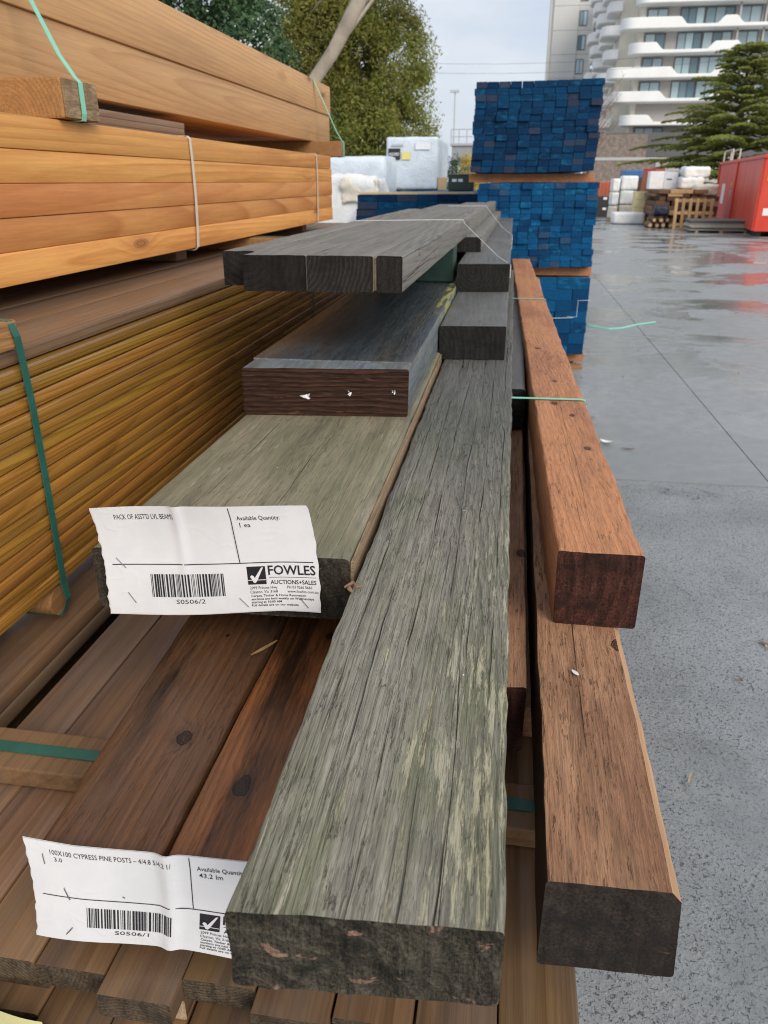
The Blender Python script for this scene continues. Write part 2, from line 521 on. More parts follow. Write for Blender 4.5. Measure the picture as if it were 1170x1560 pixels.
def beam_mesh(name, x0, x1, z0, z1, yl, yr, L, mats, rnd=0.006, jit=0.0015, st=70, nx=12, nz=5, seed=0, taper=None,
              chamfer=None, caprough=0.003, wave=0.0, ztop=None):
    """old sawn beam along +Y: worn edges, uneven ends. Grid section nx x nz.
    taper = (left, right) x shift at the far end; chamfer = (x, z) cut off the upper right edge"""
    W, Hh = x1 - x0, z1 - z0
    rndm = random.Random(seed)
    sx, sz = rndm.random() * 50, rndm.random() * 50

    def sec(i, j):
        u, q = i / nx, j / nz
        x, z = W * u, Hh * q
        # round the corners
        dx, dz = min(x, W - x), min(z, Hh - z)
        if dx < rnd and dz < rnd:
            ax, az = rnd - dx, rnd - dz
            l = math.hypot(ax, az)
            if l > 1e-9:
                k = max(ax, az) / l
                nxp, nzp = ax * k, az * k
                x = (rnd - nxp) if x < W / 2 else (W - rnd + nxp)
                z = (rnd - nzp) if z < Hh / 2 else (Hh - rnd + nzp)
        return x, z

    gx = [0, rnd * 0.35 / W, rnd / W] + [(rnd / W) + (1 - 2 * rnd / W) * k / (nx - 4) for k in range(1, nx - 4)] + [1 - rnd / W, 1 - rnd * 0.35 / W, 1]
    gz = [0, rnd * 0.35 / Hh, rnd / Hh] + [(rnd / Hh) + (1 - 2 * rnd / Hh) * k / (nz - 4) for k in range(1, nz - 4)] + [1 - rnd / Hh, 1 - rnd * 0.35 / Hh, 1]

    def pt(i, j):
        x, z = W * gx[i], Hh * gz[j]
        dx, dz = min(x, W - x), min(z, Hh - z)
        if dx < rnd and dz < rnd:
            ax, az = rnd - dx, rnd - dz
            k = max(ax, az) / max(1e-9, math.hypot(ax, az))
            nxp, nzp = ax * k, az * k
            x = (rnd - nxp) if x < W / 2 else (W - rnd + nxp)
            z = (rnd - nzp) if z < Hh / 2 else (Hh - rnd + nzp)
        if chamfer:
            ca, cb = chamfer
            over = (x - (W - ca)) / ca + (z - (Hh - cb)) / cb - 1
            if x > W - ca and z > Hh - cb and over > 0:
                x -= over * ca / 2
                z -= over * cb / 2
        return x, z

    nx_, nz_ = len(gx) - 1, len(gz) - 1
    per = [(i, 0) for i in range(nx_)] + [(nx_, j) for j in range(nz_)] + [(i, nz_) for i in range(nx_, 0, -1)] + [(0, j) for j in range(nz_, 0, -1)]
    n = len(per)
    v, f, idx = [], [], []
    ys = [0.0]
    for k in range(1, st):
        t = k / (st - 1)
        ys.append(L * (0.35 * t + 0.65 * t * t))

    def place(x, z, y, cap):
        u = x / W
        yo = yl + (yr - yl) * u
        t = y / L
        yy = yo * (1 - t) + y
        if taper:
            x = x + (taper[0] * (1 - u) + taper[1] * u) * t
        ed = 1.0
        a = noise.noise(Vector((x * 6 + sx, yy * 7, z * 6 + sz)))
        b = noise.noise(Vector((x * 22 + sz, yy * 30, z * 22 + sx)))
        c = noise.noise(Vector((u * 1.5 + sx, yy * 3.1, 2.2)))
        jx = (a * 1.1 + b * 0.9) * jit
        jz = (a * 0.7 + b * 0.8 + noise.noise(Vector((x * 40, yy * 22, sx)))) * jit * 0.7
        sgx = 1 if x > W / 2 else -1
        xx = x + jx
        zz = z + jz + wave * c
        return xx, yy, zz

    rings = []
    for y in ys:
        ring = []
        for (i, j) in per:
            x, z = pt(i, j)
            v.append(place(x, z, y, False))
            ring.append(len(v) - 1)
        rings.append(ring)
    for k in range(len(ys) - 1):
        for q in range(n):
            f.append((rings[k][q], rings[k][(q + 1) % n], rings[k + 1][(q + 1) % n], rings[k + 1][q]))
            idx.append(0)
    pm = {ij: q for q, ij in enumerate(per)}
    for (ring, y, sgn) in ((rings[0], 0.0, -1), (rings[-1], L, 1)):
        g = {}
        for i in range(nx_ + 1):
            for j in range(nz_ + 1):
                if (i, j) in pm:
                    g[i, j] = ring[pm[i, j]]
                else:
                    x, z = pt(i, j)
                    X, Y, Z = place(x, z, y, True)
                    Y += sgn * caprough * (noise.noise(Vector((x * 45 + sx, 1.3, z * 45))) + 0.6 * noise.noise(Vector((x * 110, 4.3, z * 110 + sz))))
                    v.append((X, Y, Z))
                    g[i, j] = len(v) - 1
        for i in range(nx_):
            for j in range(nz_):
                q = (g[i, j], g[i + 1, j], g[i + 1, j + 1], g[i, j + 1])
                f.append(q if sgn < 0 else tuple(reversed(q)))
                idx.append(1)
    # orient side faces outward
    f2 = []
    for q, mi in zip(f, idx):
        f2.append(tuple(reversed(q)) if False else q)
    m = mesh_from(name, v, f2, mats, idx, smooth=38)
    bm = bmesh.new()
    bm.from_mesh(m)
    bmesh.ops.recalc_face_normals(bm, faces=list(bm.faces))
    bm.to_mesh(m)
    bm.free()
    m.set_sharp_from_angle(angle=R(38))
    return m


def beam(name, label, cat, x0, x1, ztop, t, yl, yr, L, mats, rz=0.0, group=None, **kw):
    m = beam_mesh(name, x0, x1, ztop - t, ztop, 0.0, yr - yl, L, mats, **kw)
    o = obj(name, m, None, (x0, yl, ztop - t), (0, 0, rz))
    tag(o, label, cat, group)
    return o


# ------------------------------------------------------------------ materials
M = {}
M['asphalt'] = None


def ground_mats():
    n = NT('asphalt')
    p = n.coord()
    v1 = n.voro(n.vm('ADD', p, n.vm('SCALE', n.noise(p, 70, 2, color=True), 0.012)), 105, 'SMOOTH_F1')
    v2 = n.voro(p, 60, 'F1')
    fine = n.noise(p, 240, 4, 0.7)
    mid = n.noise(p, 105, 3, 0.6, 0.8)
    big = n.noise(p, 1.3, 5, 0.6)
    wet = n.ramp(n.noise(p, 1.9, 4, 0.55), 0.5, 0.64)
    gap = n.ma('MAXIMUM', n.ramp(mid, 0.30, 0.44, 0.0, 1.0), n.ma('MULTIPLY', wet, 0.55))
    col = n.mix(n.ramp(fine, 0.3, 0.7), (0.225, 0.240, 0.248), (0.31, 0.325, 0.332))
    cellr = n.sep(n.voro(p, 60, 'F1', 'Color'))[0]
    col = n.mix(n.ramp(cellr, 0.2, 1.0, 0, 0.35), col, (0.35, 0.355, 0.35))
    col = n.mix(gap, (0.125, 0.132, 0.136), col)
    st_ = n.ramp(n.noise(n.vm('MULTIPLY', p, (0.9, 1.4, 1)), 1.0, 6, 0.7, 0.6), 0.52, 0.68, 0, 0.5)
    col = n.mix(st_, col, (0.135, 0.138, 0.138))
    gr_ = n.ma('MULTIPLY', n.ma('LESS_THAN', n.voro(p, 42.0), 0.075), n.ma('GREATER_THAN', n.sep(n.voro(p, 42.0, out='Color'))[1], 0.90))
    col = n.mix(n.ma('MULTIPLY', gr_, 0.7), col, n.mix(n.sep(n.voro(p, 42.0, out='Color'))[2], (0.42, 0.40, 0.36), (0.10, 0.07, 0.05)))
    col = n.value(col, n.ramp(big, 0.3, 0.7, 0.82, 1.15))
    crack = n.ramp(n.ma('ABSOLUTE', n.ma('SUBTRACT', n.noise(p, 2.7, 4, 0.6, 0.8), 0.5)), 0, 0.004, 1, 0)
    crack = n.ma('MULTIPLY', crack, n.ramp(n.noise(n.vm('ADD', p, (5, 3, 0)), 1.9, 2), 0.56, 0.62))
    col = n.mix(n.ma('MULTIPLY', crack, 0.8), col, (0.03, 0.03, 0.03))
    col = n.value(col, n.ramp(wet, 0, 1, 1.0, 0.80, False))
    ro = n.ma('SUBTRACT', 0.38, n.ma('MULTIPLY', wet, 0.12))
    h = n.ma('ADD', n.ma('ADD', n.ma('MULTIPLY', gap, 0.9), n.ma('MULTIPLY', fine, 0.35)), n.ma('MULTIPLY', n.ramp(v1, 0, 0.5, 1, 0), 0.3))
    h = n.ma('MULTIPLY', h, n.ramp(wet, 0, 1, 1.0, 0.55))
    M['asphalt'] = n.done(col, ro, n.bump(h, 0.004), 0.5)

    n = NT('wet_concrete')
    tw = n.t.nodes.new('ShaderNodeTexCoord')
    p = n.vm('ADD', tw.outputs['Object'], (0, 0, 0))
    fine = n.noise(p, 160, 4, 0.7)
    mid = n.noise(p, 9, 5, 0.65)
    col = n.mix(n.ramp(fine, 0.3, 0.7), (0.270, 0.281, 0.280), (0.335, 0.344, 0.340))
    col = n.value(col, n.ramp(mid, 0.3, 0.7, 0.86, 1.1))
    pud = n.noise(n.vm('MULTIPLY', p, (0.55, 0.8, 1)), 1.0, 6, 0.62, 0.5)
    pm = n.ramp(pud, 0.475, 0.545)
    damp = n.ramp(n.noise(p, 0.9, 4), 0.4, 0.6)
    col = n.value(col, n.ma('SUBTRACT', 1.0, n.ma('ADD', n.ma('MULTIPLY', pm, 0.13), n.ma('MULTIPLY', damp, 0.08))))
    jy_ = n.ma('ADD', n.sep(p)[1], n.ma('MULTIPLY', n.noise(p, 1.6, 4, 0.6), 2.4))
    spk_ = n.ramp(n.noise(p, 105, 3, 0.6, 0.8), 0.30, 0.44, 0.42, 0.0)
    col = n.mix(n.ma('MULTIPLY', spk_, n.ramp(jy_, 5.4, 8.5, 1.0, 0.25)), col, (0.13, 0.135, 0.138))
    col = n.mix(n.ramp(jy_, 5.2, 7.6, 0.55, 0.0), col, (0.225, 0.238, 0.244))
    stain = n.ramp(n.noise(n.vm('MULTIPLY', p, (1.3, 3.0, 1)), 1.0, 5, 0.65), 0.62, 0.75, 0, 0.35)
    col = n.mix(stain, col, (0.17, 0.15, 0.12))
    ro = n.ma('SUBTRACT', n.ma('SUBTRACT', 0.46, n.ma('MULTIPLY', damp, 0.12)), n.ma('MULTIPLY', pm, 0.29))
    h = n.ma('MULTIPLY', n.ma('ADD', n.ma('MULTIPLY', fine, 0.5), n.ma('MULTIPLY', mid, 0.6)), n.ma('SUBTRACT', 1.0, n.ma('MULTIPLY', pm, 0.85)))
    M['concrete'] = n.done(col, ro, n.bump(h, 0.0018), 0.5)
    M['joint'] = plain('joint_filler', (0.05, 0.05, 0.05), 0.7, 0.2, 30)


ground_mats()

M['orange'] = wood('orange_pine', (0.75, 0.365, 0.110), (0.49, 0.180, 0.040), (0.24, 0.10, 0.035), ring=60, ringmix=0.75, warp=0.008, fibre=0.13,
                   knots=0.34, knotcol=(0.44, 0.17, 0.05), blotch=(0.56, 0.21, 0.06), blotchmix=0.6, objvar=0.17, rough=0.5, bump=0.0003, centre=(0.2, 0.16), huevar=0.008, fine=200, ysq=0.03)
M['orange_end'] = endgrain('orange_pine_end', (0.5, 0.27, 0.11), (0.4, 0.18, 0.06), (0.33, 0.17, 0.08), ring=120)
M['brown'] = wood('treated_brown_pine', (0.60, 0.350, 0.160), (0.40, 0.190, 0.072), (0.15, 0.07, 0.03), ring=60, ringmix=0.7, warp=0.008, fibre=0.13,
                  knots=0.30, knotcol=(0.34, 0.15, 0.07), blotch=(0.42, 0.235, 0.115), blotchmix=0.45, objvar=0.1, rough=0.52, bump=0.0003, centre=(0.24, 0.18), fine=200, ysq=0.03)
M['brown_end'] = endgrain('treated_brown_pine_end', (0.36, 0.24, 0.12), (0.27, 0.16, 0.07), (0.2, 0.12, 0.06), ring=130)
M['deck'] = wood('decking_gold', (0.47, 0.235, 0.042), (0.21, 0.085, 0.013), (0.06, 0.028, 0.012), ring=150, ringmix=0.95, warp=0.005, fibre=0.20, knots=0.03,
                 knotcol=(0.11, 0.045, 0.015), blotch=(0.19, 0.095, 0.030), blotchmix=0.55, bly=0.5, objvar=0.18, rough=0.26, bump=0.0002, centre=(0.13, 0.05), ysq=0.02, huevar=0.012, yf=1.6, coat=0.9, spec=0.5)
M['deck_top'] = wood('decking_weathered', (0.215, 0.128, 0.072), (0.130, 0.070, 0.036), (0.06, 0.04, 0.03), ring=90, ringmix=0.8, warp=0.012, fibre=0.2, knots=0.05,
                     blotch=(0.23, 0.18, 0.14), blotchmix=0.5, objvar=0.2, rough=0.42, bump=0.0004, centre=(0.12, 0.08), ysq=0.02, spec=0.4)
M['deck_end'] = endgrain('decking_end', (0.20, 0.15, 0.09), (0.11, 0.075, 0.045), (0.06, 0.045, 0.03), ring=260, pores=0.5)
M['base'] = wood('merbau_decking', (0.235, 0.135, 0.070), (0.105, 0.050, 0.024), (0.035, 0.018, 0.010), ring=40, ringmix=0.7, warp=0.016, fibre=0.20, knots=0.05,
                 blotch=(0.135, 0.098, 0.076), blotchmix=0.75, bly=2.0, objvar=0.24, rough=0.36, bump=0.0003, centre=(0.12, 0.05), ysq=0.015, huevar=0.01, yf=3.5, coat=0.1, dirt=0.3)
M['base_end'] = endgrain('merbau_decking_end', (0.105, 0.078, 0.050), (0.06, 0.044, 0.03), (0.03, 0.022, 0.016), ring=240, pores=0.6, saw=0.9)
M['pale_end'] = endgrain('pale_plank_end', (0.55, 0.40, 0.28), (0.46, 0.32, 0.2), (0.3, 0.2, 0.13), ring=100, pores=0.25)
M['bearer'] = wood('bearer_wood', (0.36, 0.19, 0.075), (0.22, 0.095, 0.035), (0.07, 0.04, 0.02), ring=110, ringmix=0.7, fibre=0.25, knots=0.05, objvar=0.12, rough=0.5,
                   centre=(0.1, 0.06))
M['bearer_end'] = endgrain('bearer_wood_end', (0.34, 0.24, 0.14), (0.22, 0.14, 0.08), (0.16, 0.10, 0.06), ring=180)

M['beamA'] = wood('weathered_grey_green', (0.255, 0.236, 0.192), (0.125, 0.121, 0.098), (0.016, 0.015, 0.013), ring=150, ringmix=0.7, warp=0.006, fibre=0.50, objvar=0.0,
                  blotch=(0.150, 0.162, 0.085), blotchmix=0.7, rough=0.68, bump=0.0024, cracks=0.9, specks=0.30, streak=0.85, streakcol=(0.47, 0.42, 0.22), fine=380, side=(0.02, 0.16), yf=7.0, crackscale=20.0, bly=2.2,
                  lines=(0.026, 0.055, 0.086, 0.122, 0.150, 0.180), fleck=0.28, fade=(0.25, 1.5, 0.72, (0.105, 0.105, 0.104, 1)))
M['beamA_end'] = endgrain('weathered_beam_end', (0.070, 0.060, 0.045), (0.042, 0.037, 0.028), (0.012, 0.012, 0.010), ring=60, bump=0.005, pores=0.8, pink=0.75, pinkcol=(0.30, 0.18, 0.13), objvar=0, saw=1.6)
M['lvl'] = wood('green_grey_lvl', (0.205, 0.192, 0.122), (0.140, 0.138, 0.084), (0.045, 0.042, 0.030), ring=40, ringmix=0.5, warp=0.02, fibre=0.30, objvar=0.0,
                blotch=(0.285, 0.245, 0.170), blotchmix=0.75, bly=2.5, rough=0.5, bump=0.0008, cracks=0.3, specks=0.22, streak=0.12, streakcol=(0.33, 0.29, 0.20), fine=260, dirt=0.5, fleck=0.25, yf=8.0, lines=(0.09, 0.21))
M['lvl_edge'] = wood('lvl_brown_edge', (0.30, 0.21, 0.13), (0.16, 0.10, 0.06), (0.04, 0.03, 0.02), ring=300, ringmix=0.7, fibre=0.4, objvar=0, rough=0.6, bump=0.0014, cracks=0.7)
M['lvl_end'] = endgrain('lvl_end', (0.050, 0.042, 0.030), (0.030, 0.026, 0.02), (0.014, 0.012, 0.010), ring=60, bump=0.003, pores=0.7, pink=0.3, pinkcol=(0.20, 0.12, 0.075), objvar=0)
M['mid'] = wood('blue_grey_beam', (0.16, 0.19, 0.205), (0.10, 0.13, 0.15), (0.03, 0.032, 0.034), ring=60, ringmix=0.5, fibre=0.4, objvar=0, rough=0.55, bump=0.0010,
                blotch=(0.20, 0.19, 0.15), blotchmix=0.6, cracks=0.6, specks=0.05, fine=160, dirt=0.5, yf=10.0, paint=(0.325, 0.7, 2.0))
M['mid_end'] = None
M['mid_membrane'] = wood('blue_painted_face', (0.050, 0.062, 0.072), (0.028, 0.048, 0.070), (0.012, 0.014, 0.016), ring=50, ringmix=0.5, fibre=0.4, objvar=0, rough=0.42,
                         blotch=(0.095, 0.088, 0.075), blotchmix=0.75, bump=0.0010, cracks=0.5, specks=0.05, fine=120, dirt=0.6, yf=14.0, paint=(0.312, 0.6, 1.9))
M['char'] = wood('charcoal_beam', (0.138, 0.136, 0.131), (0.080, 0.079, 0.076), (0.02, 0.02, 0.02), ring=60, ringmix=0.5, fibre=0.24, objvar=0.1, rough=0.65, bump=0.0007,
                 blotch=(0.175, 0.170, 0.161), blotchmix=0.6, cracks=0.6, specks=0.08, fine=260, fleck=0.3, bly=3.0)
M['char_end'] = endgrain('charcoal_end', (0.021, 0.019, 0.018), (0.014, 0.013, 0.012), (0.009, 0.009, 0.009), ring=70, bump=0.0016, pores=0.6)
M['char_end_ring'] = endgrain('charcoal_ringed_end', (0.042, 0.038, 0.034), (0.009, 0.008, 0.008), (0.016, 0.015, 0.014), ring=105, bump=0.004, pores=0.4)
M['board'] = wood('grey_sawn_board', (0.215, 0.203, 0.182), (0.135, 0.126, 0.112), (0.03, 0.027, 0.025), ring=50, ringmix=0.6, fibre=0.24, objvar=0.06, rough=0.68, bump=0.0012,
                  blotch=(0.265, 0.247, 0.218), blotchmix=0.5, cracks=0.7, specks=0.05, fine=280, dirt=0.2, fleck=0.35, lines=(0.035, 0.09))
M['rp'] = wood('red_brown_post', (0.52, 0.235, 0.112), (0.36, 0.140, 0.062), (0.05, 0.020, 0.012), ring=110, ringmix=0.65, warp=0.010, fibre=0.28, objvar=0.0, rough=0.64, bump=0.0016,
               knotcol=(0.17, 0.07, 0.04), blotch=(0.36, 0.155, 0.08), blotchmix=0.7, cracks=0.3, specks=0.06, fine=240, yf=16.0, dirt=0.16, bly=2.5, fleck=0.28,
               kn=[(0.060, 1.02, 0.0050), (0.045, 0.80, 0.0065), (0.078, 0.70, 0.0050), (0.088, 0.47, 0.0060), (0.035, 1.45, 0.007)])
M['rp2'] = wood('sawn_brown_post', (0.400, 0.215, 0.120), (0.265, 0.125, 0.066), (0.035, 0.018, 0.012), ring=90, ringmix=0.65, warp=0.010, fibre=0.36, objvar=0.05, rough=0.64, bump=0.0020,
                knotcol=(0.13, 0.06, 0.035), blotch=(0.225, 0.108, 0.060), blotchmix=0.85, cracks=0.4, specks=0.10, fine=260, yf=15.0, kn=[(0.112, 0.42, 0.008)], dirt=0.3, bly=3.0, fleck=0.38, lines=(0.052,))
M['rp_end'] = endgrain('dark_red_end', (0.062, 0.024, 0.017), (0.030, 0.012, 0.009), (0.016, 0.009, 0.008), ring=50, bump=0.0018, pores=0.7, saw=1.8)
M['rp2_end'] = endgrain('black_brown_end', (0.030, 0.023, 0.019), (0.022, 0.018, 0.015), (0.014, 0.012, 0.011), ring=40, bump=0.0010, pores=0.6, pink=0.15, pinkcol=(0.10, 0.05, 0.03))
M['wane'] = wood('pale_wane', (0.50, 0.30, 0.165), (0.38, 0.20, 0.10), (0.12, 0.06, 0.03), ring=60, ringmix=0.5, fibre=0.25, objvar=0, rough=0.6)
M['rp2_gap_shade'] = wood('gap_shade_side', (0.035, 0.022, 0.016), (0.022, 0.014, 0.010), (0.008, 0.006, 0.005), fibre=0.4, objvar=0, rough=0.6, bump=0.001)  # post's left side: shade of the narrow gap put into the colour
M['postL'] = wood('cypress_dark', (0.150, 0.068, 0.030), (0.045, 0.020, 0.011), (0.008, 0.006, 0.005), ring=75, ringmix=0.55, warp=0.022, fibre=0.30, objvar=0, rough=0.44, bump=0.0006,
                  knotcol=(0.050, 0.026, 0.018), blotch=(0.105, 0.066, 0.050), blotchmix=0.7, cracks=0.2, specks=0.22, fine=340, kn=[(0.085, 0.175, 0.0075), (0.06, 0.40, 0.0022)], dirt=1.0, bly=2.5, yf=9.0, spec=0.3, fleck=0.3)
M['postM'] = wood('cypress_red', (0.285, 0.105, 0.033), (0.085, 0.028, 0.010), (0.008, 0.006, 0.005), ring=120, ringmix=0.65, warp=0.030, fibre=0.30, objvar=0, rough=0.44, bump=0.0006,
                  knotcol=(0.085, 0.030, 0.014), blotch=(0.145, 0.070, 0.035), blotchmix=0.6, cracks=0.3, specks=0.18, fine=340, kn=[(0.045, 0.105, 0.009), (0.075, 0.42, 0.005)], dirt=0.95, bly=2.5, yf=9.0, spec=0.3, fleck=0.3)
M['post_end'] = endgrain('cypress_end', (0.16, 0.10, 0.06), (0.09, 0.05, 0.03), (0.05, 0.03, 0.02), ring=150)


def mid_end_mat():
    n = NT('laminated_dark_end')
    p = n.coord()
    z = n.sep(p)[2]
    wv = n.noise(n.vm('MULTIPLY', p, (5, 5, 30)), 1.0, 3)
    l = n.ma('FRACT', n.ma('ADD', n.ma('MULTIPLY', z, 95.0), n.ma('MULTIPLY', wv, 2.2)))
    f = n.noise(n.vm('MULTIPLY', p, (30, 60, 300)), 1.0, 4, 0.65)
    col = n.mix(n.ramp(l, 0.1, 0.9), (0.058, 0.026, 0.016), (0.020, 0.012, 0.009))
    col = n.value(col, n.ramp(f, 0.3, 0.7, 0.6, 1.5))
    pn = n.noise(n.vm('MULTIPLY', p, (16, 3, 70)), 1.0, 3)
    col = n.mix(n.ramp(pn, 0.66, 0.70, 0, 0.7), col, (0.13, 0.052, 0.033))
    return n.done(col, 0.62, n.bump(n.ma('ADD', f, n.ma('MULTIPLY', l, 0.4)), 0.002), 0.15)


M['mid_end'] = mid_end_mat()


def blue_mat(name='blue_painted_end', a=(0.003, 0.036, 0.105), b=(0.004, 0.085, 0.215), c=(0.015, 0.21, 0.38), amt=0.8):
    n = NT(name)
    p = n.coord()
    r = n.rnd()
    p = n.vm('ADD', p, n.xyz(n.ma('MULTIPLY', r, 13.0), 0.0, n.ma('MULTIPLY', r, 29.0)))
    f = n.noise(n.vm('MULTIPLY', p, (14, 3, 30)), 1.0, 4, 0.6)
    g = n.noise(n.vm('MULTIPLY', p, (60, 6, 60)), 1.0, 3, 0.7)
    r2 = n.ma('FRACT', n.ma('MULTIPLY', r, 17.7))
    col = n.mix(n.ramp(r2, 0, 1, 0, 1, False), a, b)
    smudge = n.ma('MULTIPLY', n.ramp(f, 0.45, 0.75, 0, amt), n.ramp(r, 0.35, 0.95, 0.05, 1))  # brighter teal smudges in the paint, stronger on some boards
    col = n.mix(smudge, col, c)
    gr = n.ma('MULTIPLY', n.ma('GREATER_THAN', n.ma('FRACT', n.ma('MULTIPLY', r, 5.31)), 0.93), 0.5)
    col = n.mix(gr, col, (0.055, 0.05, 0.06))
    col = n.value(col, n.ramp(g, 0.3, 0.7, 0.8, 1.2))
    return n.done(col, 0.6, n.bump(g, 0.001), 0.1)


M['blue'] = blue_mat()
M['blue_deep'] = blue_mat('deep_blue_painted_end', (0.002, 0.020, 0.062), (0.003, 0.045, 0.115), (0.012, 0.14, 0.26), 0.6)
M['blue_side'] = wood('blue_stained_side', (0.06, 0.13, 0.21), (0.03, 0.085, 0.16), (0.02, 0.03, 0.05), ring=60, ringmix=0.4, fibre=0.25, objvar=0.3, rough=0.55)
M['strap_mint'] = plain('mint_strap', (0.24, 0.62, 0.45), 0.35, 0.06, 40)
M['strap_dark'] = plain('dark_green_strap', (0.028, 0.125, 0.095), 0.32, 0.15, 30)
M['strap_white'] = plain('white_strap', (0.66, 0.62, 0.52), 0.4, 0.06, 40)
M['string'] = plain('white_string', (0.72, 0.73, 0.72), 0.5, 0.05, 60)
M['ink'] = plain('black_ink', (0.02, 0.02, 0.025), 0.45, 0.1, 60)
M['staple'] = plain('staple_steel', (0.35, 0.35, 0.36), 0.3, 0.1, 100, metal=0.9)


def paper_mat():
    n = NT('white_paper')
    p = n.coord()
    f = n.noise(p, 18, 5, 0.6)
    col = n.mix(n.ramp(f, 0.3, 0.7), (0.80, 0.80, 0.825), (0.86, 0.86, 0.875))
    cr = n.noise(n.vm('MULTIPLY', p, (1, 1, 1)), 14, 2, 0.5, 0.8)
    return n.done(col, 0.38, n.bump(n.ramp(n.ma('ABSOLUTE', n.ma('SUBTRACT', cr, 0.5)), 0, 0.05, 1, 0), 0.00012), 0.45)


M['paper'] = paper_mat()
M['yellow_paper'] = plain('pale_yellow_sheet', (0.80, 0.76, 0.38), 0.5, 0.04, 20)
M['green_paint'] = plain('dark_green_paint', (0.012, 0.040, 0.032), 0.45, 0.3, 15, 0.001)


# ------------------------------------------------------------------ the ground
def sheet(name, x0, x1, y0, y1, z, mat, label):
    m = mesh_from(name, [(x0, y0, z), (x1, y0, z), (x1, y1, z), (x0, y1, z)], [(0, 1, 2, 3)], mat)
    o = obj(name, m)
    o['kind'] = 'structure'
    o['label'] = label
    return o


sheet('ground', -600, 600, -60, 1200, 0.0, M['asphalt'], 'grey wet asphalt yard surface with coarse aggregate')
XJ = [-40, -20, -10.5, -4.5, 1.5, 7.5, 13.5, 24, 60]
YJ = [4.22, 10.4, 16.6, 22.8, 29, 42, 62]
pave = thing('concrete_pavement', 'pale wet concrete slabs with straight joints beyond the asphalt', None)
pave['kind'] = 'structure'
for a in range(len(XJ) - 1):
    for b in range(len(YJ) - 1):
        g = 0.0035
        mb = MB()
        mb.box(XJ[a] + g, XJ[a + 1] - g, YJ[b] + g, YJ[b + 1] - g, -0.05, 0.006)
        o = mb.build('slab', M['concrete'], pave)

# ------------------------------------------------------------------ packs of timber
def pack_planks(parent, meshes, xs, zs, y0, yj=0.01, xj=0.002, keep=None, name='plank', L=None, zj=0.0, rng=None):
    rng = rng or random.Random(3)
    for k, z in enumerate(zs):
        for i, x in enumerate(xs):
            if keep and not keep(i, k):
                continue
            m = rng.choice(meshes)
            obj(name, m, parent, (x + rng.uniform(-xj, xj), y0 + rng.uniform(-yj, yj), z + rng.uniform(-zj, zj)))


# left: lower pack of decking under the golden pack
low = thing('decking_pack', 'brown decking pack at the bottom of the left stack, under the golden pack', 'timber pack', (-1.42, 0.2, 0))
lm = [plank_mesh('low_board', 0.137, 0.029, 5.6, 0.004, [M['base'], M['base_end']])]
zs = [0.10 + 0.0303 * k for k in range(22)]
pack_planks(low, lm, [0.632 - 0.069 - 0.139 * i for i in range(8)], zs[-2:], -0.3, 0.02, 0.003)
pack_planks(low, lm, [0.50 - 0.069 - 0.139 * i for i in range(7)], zs[:-2], -0.3, 0.02, 0.003, keep=lambda i, k: i < 2)
for y in (0.7, 2.4, 4.2):
    MB().bbox(-0.5, 0.63, y, y + 0.09, 0.0, 0.098, 0.006).build('bearer', M['bearer'], low)

# left: golden decking pack
gold = thing('decking_pack', 'golden brown pinstriped decking pack with dark green strap, left of the loose beams', 'timber pack', (-1.4, 0, 0.85))
gm = [plank_mesh('gold_board', 0.138, 0.0247, 5.5, 0.0024, [M['deck'], M['deck_end']])]
gt = [plank_mesh('grey_board', 0.138, 0.0268, 5.5, 0.0045, [M['deck_top'], M['deck_end']])]
zs = [0.0279 * k for k in range(16)]
pack_planks(gold, gm, [0.594 - 0.069 - 0.140 * i for i in range(7)], zs[:-1], -0.15, 0.01, 0.0055, keep=lambda i, k: i < 2)
pack_planks(gold, gt, [0.594 - 0.069 - 0.140 * i for i in range(7)], zs[-1:], -0.15, 0.01, 0.002)
GT = 0.0279 * 16
for y, b in ((1.10, 0), (3.12, 0)):
    # bearer under and small cleat over, with the strap running round both
    mb = MB()
    mb.tube([(-0.4, y + 0.075, -0.036), (0.588, y + 0.075, -0.036)], 0.030, 10)
    mb.build('bearer', [M['bearer']], gold, smooth=50)
    MB().bbox(-0.5, 0.605, y, y + 0.075, GT, GT + 0.046, 0.004).build('cleat', M['bearer'], gold)
    st = MB()
    pts = [(-0.45, y + 0.055, GT + 0.048), (0.57, y + 0.055, GT + 0.048), (0.603, y + 0.058, GT + 0.045), (0.609, y + 0.062, GT + 0.02), (0.606, y + 0.07, GT - 0.03),
           (0.602, y + 0.08, GT - 0.10), (0.600, y + 0.082, 0.22), (0.600, y + 0.08, 0.1), (0.600, y + 0.078, 0.0), (0.606, y + 0.075, -0.03), (0.595, y + 0.072, -0.062), (0.4, y + 0.072, -0.069)]
    st.ribbon(pts, 0.017, 0.0014, (0, 1, 0))
    st.build('strap', M['strap_dark'], gold)
for y in (2.1, 4.6):
    MB().bbox(-0.5, 0.605, y, y + 0.09, -0.074, 0.0, 0.006).build('bearer', M['bearer'], gold)

